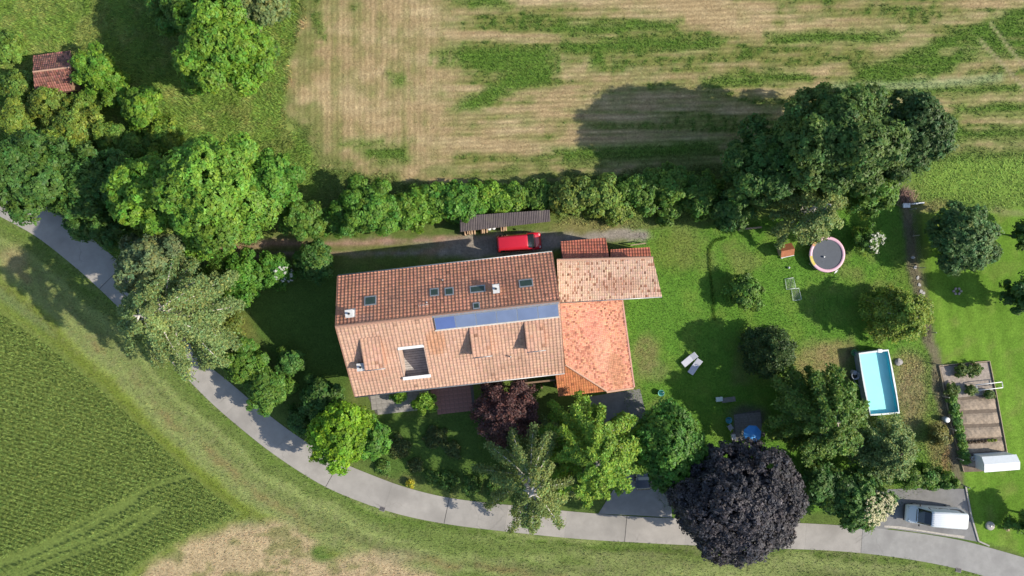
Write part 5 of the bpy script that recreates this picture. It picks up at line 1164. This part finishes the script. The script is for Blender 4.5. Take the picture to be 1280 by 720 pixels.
# ------------------------------------------------------------------ sheds
hut = thing('hut', 'old overgrown hut with weathered red tiled roof on the meadow', 'hut')
pH = pal_maker((.26, .115, .09), .15, .05, (.14, .07, .06), .25, .2)
h0, h1, h2, h3, h4, h5 = G(42, 70, 2.2), G(88, 63, 2.2), G(89, 84, 3.2), G(41.5, 90, 3.2), G(90, 113, 2.0), G(44, 118, 2.0)
for q_ in ([h3, h2, h1, h0], [h3, h2, h4, h5]):
    nn = (q_[1]-q_[0]).cross(q_[2]-q_[0]).normalized(); q_[3] = Vector((q_[3].x, q_[3].y, q_[0].z-((q_[3].x-q_[0].x)*nn.x+(q_[3].y-q_[0].y)*nn.y)/nn.z))
    tile_roof('hut_tiles', hut, q_, h2-h3, .25, .30, pH, rngT, amp=.04); deck(hut, q_, .08)
for a_, b_ in ((h0, h1), (h1, h4), (h4, h5), (h5, h0)):
    c_ = (h0+h1+h4+h5)/4; wall_quad(hut, a_.lerp(c_, .12), b_.lerp(c_, .12), 2.0, 2.0, M_WOOD, .08)
caps(hut, h3+Vector((0, 0, .04)), h2+Vector((0, 0, .04)), M_RC, r=.1)
p = G(94, 124, .6); sc_ = thing('board', 'weathered sheet of boards leaning below the old hut', 'board', (p.x, p.y, 0), math.radians(-35))
for k in range(4): MB().box((0, -.45+.3*k, .55+.03*(k % 2)), (1.5, .28, .04), M=Matrix.Rotation(.1, 3, 'X')).build('plank', plain('grey_plank', (.28, .22, .19), .85, var=.25), sc_)
MB().box((0, 0, .25), (1.2, .08, .5)).build('trestle', M_WOOD, sc_)
ws = thing('woodshed', 'long low woodshed with dark corrugated roof beside the red van', 'shed')
A_, B_, C_, D_ = G(574.5, 270, 2.3), G(686, 262.5, 2.3), G(687, 277, 2.0), G(575, 290, 2.0)
CORR = plain('corrugated', (.075, .058, .06), .75, var=.25, scale=2, stain=(.11, .09, .075))
ns = 9
for k in range(ns):
    a_, b_ = A_.lerp(B_, k/ns+.002), A_.lerp(B_, (k+1)/ns-.002+.01); d_, c_ = D_.lerp(C_, k/ns+.002), D_.lerp(C_, (k+1)/ns-.002+.01)
    mb = MB(); m = 12; vs = []
    for i in range(m+1):
        t = i/m; w = .045*(1 if i % 2 else 0)+.008*(k % 2); vs += [a_.lerp(b_, t)+Vector((0, 0, w)), d_.lerp(c_, t)+Vector((0, 0, w))]
    mb.add(vs, [(2*i, 2*i+2, 2*i+3, 2*i+1) for i in range(m)]).build('roof_sheet', CORR, ws)
MB().slab([A_-Vector((0, 0, .03)), B_-Vector((0, 0, .03)), C_-Vector((0, 0, .03)), D_-Vector((0, 0, .03))], .06).build('roof_deck', M_WOOD, ws)
wall_quad(ws, A_+Vector((.2, -.1, 0)), B_+Vector((-.2, -.1, 0)), 2.15, 2.15, M_WOOD, .08); wall_quad(ws, A_+Vector((.15, -.2, 0)), D_+Vector((.15, .25, 0)), 2.1, 1.85, M_WOOD, .08); wall_quad(ws, B_+Vector((-.15, -.2, 0)), C_+Vector((-.15, .25, 0)), 2.1, 1.85, M_WOOD, .08)
for k in range(6): q_ = D_.lerp(C_, .02+.96*k/5); MB().box((q_.x, q_.y+.2, .95), (.12, .12, 1.85)).build('post', M_WOOD, ws)
CUT = plain('cut_wood', (.40, .27, .17), .85, var=.25, scale=4); rr = random.Random(8)
logme = []
for r_ in (.10, .13, .08):
    me = MB().tube([(0, -.25, 0), (0, .25, 0)], r_, 9).mesh('log'); me.materials.append(CUT); logme.append((me, r_))
for (t0, t1, rows) in [(.03, .16, 4), (.22, .30, 3), (.44, .52, 3)]:
    a_, b_ = D_.lerp(C_, t0), D_.lerp(C_, t1); nl = int((b_-a_).length/.24)
    for r_ in range(rows):
        for k in range(nl):
            q_ = a_.lerp(b_, (k+.5+.3*rr.random())/nl); me, rad = logme[rr.randrange(3)]
            link('log', me, None, ws, loc=(q_.x, q_.y-.02+rr.uniform(-.06, .06), .12+.2*r_), rz=.07+rr.uniform(-.05, .05))
for (px, py, lb) in [(611.5, 284, 'white bucket under the woodshed eave'), (617, 283, 'white canister under the woodshed eave, next to the bucket')]:
    p = G(px, py, .3); o = thing('canister', lb, 'canister', (p.x, p.y-.15, 0)); MB().lathe((0, 0, 0), [(.001, 0), (.22, 0), (.24, .5), (.2, .56), (.1, .6), (.001, .6)], 14).build('canister_body', M_WHITE, o); MB().tube([(-.1, 0, .6), (0, 0, .68), (.1, 0, .6)], .015, 5).build('handle', M_GREY, o)
# white storage shed by the vegetable plot
wsn = [G(1227, 571, 1.6), G(1270.5, 568, 1.6), G(1275, 587, 1.6), G(1230.5, 590.5, 1.6)]; c_ = sum(wsn, Vector())/4
sh = thing('storage_shed', 'white plastic storage shed at the end of the vegetable plot', 'shed', (c_.x, c_.y, 0))
q_ = [w-Vector((c_.x, c_.y, 0)) for w in wsn]; m0, m1 = q_[0].lerp(q_[3], .46)+Vector((-.03, 0, .28)), q_[1].lerp(q_[2], .46)+Vector((.03, 0, .28))
MB().slab([q_[0], q_[1], m1, m0], .05).build('roof_panel', plain('shed_roof_shade', (.60, .63, .65), .5, var=.05), sh); MB().slab([m0, m1, q_[2], q_[3]], .05).build('roof_panel', M_WHITE, sh)  # north slope greyer, its shade painted into the panel colour
MB().prism([(w.x*.95, w.y*.93) for w in q_], 0, 1.53).build('wall', M_WHITE, sh); MB().box((q_[3].x*.5, q_[3].y*.93, .75), (.8, .05, 1.3), .05).build('door', plain('door_grey', (.55, .56, .57), .5), sh)

# ------------------------------------------------------------------ vegetable plot and fence
VP = XY([(1173, 457), (1236, 451), (1262, 588), (1204, 590), (1190, 540)])
SOIL = plain('tilled_soil', (.30, .235, .175), .98, var=.28, scale=2.5, bump=.9)
plot = link('vegetable_plot', MB().prism([tuple(p_) for p_ in VP], -.02, .03).mesh('vegetable_plot'), plain('plot_soil', (.15, .115, .085), .98, var=.3, scale=2, bump=.6), kind='structure')
for i in range(5):
    y0, y1 = 500+i*17.5, 500+(i+1)*17.5-4.5; x0a, x0b = 1196+i*3.0, 1198+i*3.0; x1a, x1b = 1243+i*3.6, 1245.5+i*3.6
    a_, b_, c2, d2 = XY([(x0a, y0), (x1a, y0-2), (x1b, y1-2), (x0b, y1)]); mb = MB(); n_ = 14; m_ = 5; rr = random.Random(i); vs = []
    for r_ in range(m_+1):
        for k in range(n_+1):
            t, s_ = k/n_, r_/m_; top = a_+(b_-a_)*t; bot = d2+(c2-d2)*t; w = top+(bot-top)*s_
            z = .035+.17*math.sin(math.pi*s_)**.6*min(1, 6*t, 6*(1-t))+rr.uniform(-.02, .03); vs.append((w[0]+rr.uniform(-.03, .03), w[1]+rr.uniform(-.03, .03), max(z, .034)))
    mb.add(vs, [(r_*(n_+1)+k, r_*(n_+1)+k+1, (r_+1)*(n_+1)+k+1, (r_+1)*(n_+1)+k) for r_ in range(m_) for k in range(n_)]).build('soil_bed', SOIL, plot)
MB().prism([tuple(p_) for p_ in XY([(1174.5, 458.5), (1235, 452.8), (1243, 492), (1186, 498)])], .02, .045).build('mulch_bed', plain('mulch', (.31, .26, .22), .98, var=.3, scale=3, bump=.6), plot)
PL = [((1173, 457), (1236, 451)), ((1236, 451), (1246, 500)), ((1246, 500), (1262, 588)), ((1173, 457), (1188, 530)), ((1188, 530), (1204, 590))]
edg = thing('plot_edging', 'wooden plank edging round the vegetable plot', 'edging')
for a_, b_ in PL:
    p0, p1 = G(*a_), G(*b_); n_ = max(2, int((p1-p0).length/1.6))
    for k in range(n_):
        c_ = p0.lerp(p1, (k+.5)/n_); d_ = p1-p0; MB().box((c_.x, c_.y, .09), (d_.length/n_-.015, .05, .2), math.atan2(d_.y, d_.x)).build('plank', plain('edge_plank', (.46, .36, .25), .85, var=.2, scale=3), edg)
# leafy rows and seedlings
row = [(1190, 500), (1192, 508), (1194, 517), (1196, 526), (1199, 536), (1201, 546), (1203, 556), (1205, 566), (1206, 575)]
for i, (px, py) in enumerate(row):
    T('perennial', 'leafy vegetable plant in the long row beside the plot fence', 'plant', px, py, 7.5, .7, .03, (.075, .15, .04) if i % 2 else (.10, .18, .035), n=800, seed=300+i, lobes=6, leaf=.11, clump=.22, group='leafy row along the plot')
for i in range(9):
    T('perennial', 'dark lettuce seedling in the lowest soil bed', 'plant', 1211+i*4.2, 553-i*.35, 1.9, .3, .1, (.05, .035, .03) if i < 6 else (.16, .2, .03), n=90, seed=320+i, lobes=5, leaf=.06, clump=.1, group='lettuce seedlings')
for (px, py, r, lb) in [(1202, 463, 10, 'bushy dark herb at the top of the vegetable plot'), (1219, 462, 10, 'bushy green herb at the top of the vegetable plot, next to the plank corner'), (1190, 487, 9, 'herb bush beside the fence at the upper bed'), (1213, 487, 8, 'herb bush left of the white cold frame'), (1236, 493, 7, 'small herb under the white cold frame')]:
    T('perennial', lb, 'plant', px, py, r, .9, .03, (.065, .10, .03), n=1000, seed=330, lobes=7, leaf=.11, clump=.24)
fr = thing('cold_frame', 'white rectangular garden frame standing across the plot edge', 'frame', (0, 0, 0))
f_ = Gs([(1220.5, 481), (1252.5, 477.5), (1253.5, 484.5), (1221.5, 488)], .7)
for i in range(4):
    MB().tube([f_[i], f_[(i+1) % 4]], .045, 6).build('frame_bar', M_WHITE, fr); MB().tube([(f_[i].x, f_[i].y, 0), f_[i]], .03, 6).build('leg', M_WHITE, fr)
p = G(1184, 525, .7); wb = thing('water_butt', 'grey barrel with white lid beside the plot fence', 'barrel', (p.x, p.y, 0))
MB().lathe((0, 0, 0), [(.26, 0), (.31, .25), (.31, .5), (.27, .7)], 20, cap=True).build('barrel', M_GREY, wb); MB().lathe((0, 0, .71), [(.29, 0), (.29, .04), (.2, .08), (.001, .09)], 20).build('lid', M_WHITE, wb)
p = G(1216.5, 573, .3); pt = thing('pot', 'small white pot beside the storage shed', 'pot', (p.x, p.y, 0)); MB().lathe((0, 0, 0), [(.001, .0), (.16, 0), (.22, .4), (.2, .42), (.14, .1)], 14).build('pot_shell', M_WHITE, pt); MB().lathe((0, 0, .34), [(.001, .02), (.19, 0)], 12).build('pot_soil', SOIL, pt)
fence = thing('wire_fence', 'wire garden fence with posts along the neighbour lawn', 'fence')
FP = [G(x, y) for x, y in [(1137, 262), (1141, 295), (1148, 335), (1155, 375), (1162, 415), (1170, 455), (1178, 495), (1186, 535), (1195, 572), (1203, 606)]]
for q_ in FP: MB().box((q_.x, q_.y, .62), (.09, .09, 1.25)).build('post', M_CONC, fence)
for i in range(len(FP)-1):
    a_, b_ = FP[i], FP[i+1]; mb = MB()
    for k in range(7): z = .12+.16*k; mb.add([a_+Vector((0, 0, z)), b_+Vector((0, 0, z)), b_+Vector((0, 0, z+.012)), a_+Vector((0, 0, z+.012))], [(0, 1, 2, 3)])
    nv = int((b_-a_).length/.16)
    for k in range(1, nv): q_ = a_.lerp(b_, k/nv); mb.add([q_+Vector((-.004, 0, .1)), q_+Vector((.004, 0, .1)), q_+Vector((.004, 0, 1.12)), q_+Vector((-.004, 0, 1.12))], [(0, 1, 2, 3)])
    mb.build('wire_mesh', M_METAL, fence, kind='stuff')
# pale stepping stones in the fence strip, beam and rubbish heap
rr = random.Random(12)
for i, (px, py) in enumerate([(1147, 347), (1149, 356), (1151, 364), (1152, 371), (1141, 322), (1144, 334), (1154, 366)]):
    p = G(px, py); o = thing('stone', 'flat pale stone in the dark strip under the garden fence', 'stone', (p.x, p.y, 0), rr.random()*3, 'stones of the fence strip')
    n_ = 7; MB().prism([(.24*math.cos(2*math.pi*k/n_)*rr.uniform(.7, 1.2), .2*math.sin(2*math.pi*k/n_)*rr.uniform(.7, 1.2)) for k in range(n_)], -.02, .07).build('stone_slab', plain('pale_stone', (.42, .40, .38), .9, var=.2), o, bevel=.015)
def beam(name, label, cat, a_, b_, r_, h, mat):
    p0, p1 = G(*a_, h), G(*b_, h); d_ = p1-p0; o = thing(name, label, cat, (p0.x, p0.y, 0), math.atan2(d_.y, d_.x))
    MB().box((d_.length/2, 0, h), (d_.length, r_, r_)).build('beam', mat, o, bevel=.01)
    for x in (.08, d_.length-.08): MB().box((x, 0, (h-r_/2)/2), (.1, .1, max(.02, h-r_/2))).build('support', M_WOOD, o)
beam('timber', 'white painted timber lying at the upper end of the garden fence', 'timber', (1138, 255), (1155, 253.5), .16, .3, M_WHITE)
beam('clothes_pole', 'pale cross bar pole in the shaded thicket', 'pole', (822, 260.5), (841, 260.5), .07, 1.2, plain('pole_grey', (.5, .5, .48), .6))
beam('timber', 'grey log lying in the shade under the huge tree', 'timber', (922, 287), (952, 284), .18, .3, M_WOODL)
beam('railing', 'pale wooden rail beside the barn wing on the gravel', 'railing', (788, 306.5), (807, 304), .10, .8, M_WOODL)
p = G(1131, 246); hp = thing('brushwood_pile', 'reddish brown brushwood pile at the upper end of the fence', 'pile', (p.x, p.y, 0))
rr = random.Random(5); stm = []
for k in range(3): me = MB().tube([(-.7, 0, 0), (0, .05*k, .06), (.7, 0, 0)], [.025, .03, .012], 5).mesh('stick'); me.materials.append(plain('brush', (.27, .16, .125), .9, var=.3)); stm.append(me)
for k in range(60):
    o = link('stick', stm[k % 3], None, hp, loc=(rr.gauss(0, .45), rr.gauss(0, .35), .05+.45*rr.random()), rz=1.3+rr.gauss(0, .5))
p = G(1132, 257, .2); o = thing('tub', 'pale blue tub at the foot of the brushwood pile', 'tub', (p.x, p.y, 0)); MB().box((0, 0, .2), (.7, .45, .4)).build('tub_body', plain('pale_blue', (.45, .52, .60), .5), o, bevel=.06); MB().box((0, 0, .42), (.78, .52, .04)).build('rim', M_WHITE, o, bevel=.01)
# neighbour lawn: round stone cover, pale stone, stone ring
p = G(1237, 657); o = thing('well_cover', 'round grey stone well cover on the neighbour lawn', 'well cover', (p.x, p.y, 0)); MB().lathe((0, 0, 0), [(.48, 0), (.48, .16), (.42, .2), (.001, .21)], 24).build('cover', M_CONC, o); MB().lathe((0, 0, .2), [(.08, 0), (.08, .06), (.05, .08), (.001, .08)], 12).build('knob', M_METAL, o)
p = G(1258, 661, .2); o = thing('lantern', 'small cream garden lantern beside the well cover', 'lantern', (p.x, p.y, 0)); MB().box((0, 0, .2), (.25, .25, .4)).build('lantern_body', plain('cream', (.6, .52, .32), .6), o, bevel=.03); MB().box((0, 0, .43), (.36, .36, .06)).build('lantern_roof', M_WOODL, o)
for i in range(6):
    a = i*math.pi/3; p = G(1196+4.5*math.cos(a), 364+3.5*math.sin(a)); o = thing('stone', 'small pinkish stone of the ring on the neighbour lawn', 'stone', (p.x, p.y, 0), a, 'stone ring on the neighbour lawn')
    MB().box((0, 0, .08), (.28, .22, .18)).build('stone_block', plain('pink_stone', (.34, .28, .26), .9, var=.2), o, bevel=.04)
# road drains
for (px, py, ang, lb) in [(478, 636, -.32, 'iron drain grate on the verge side of the concrete road'), (1198, 712.5, -.22, 'iron drain grate beside the asphalt road')]:
    p = G(px, py); o = thing('drain_grate', lb, 'drain', (p.x, p.y, .036), ang); MB().box((0, 0, .0), (.62, .52, .03)).build('frame', plain('drain_frame', (.25, .22, .21), .9), o)
    for k in range(5): MB().box((-.22+.11*k, 0, .02), (.05, .42, .025)).build('grate_bar', M_DARK, o)
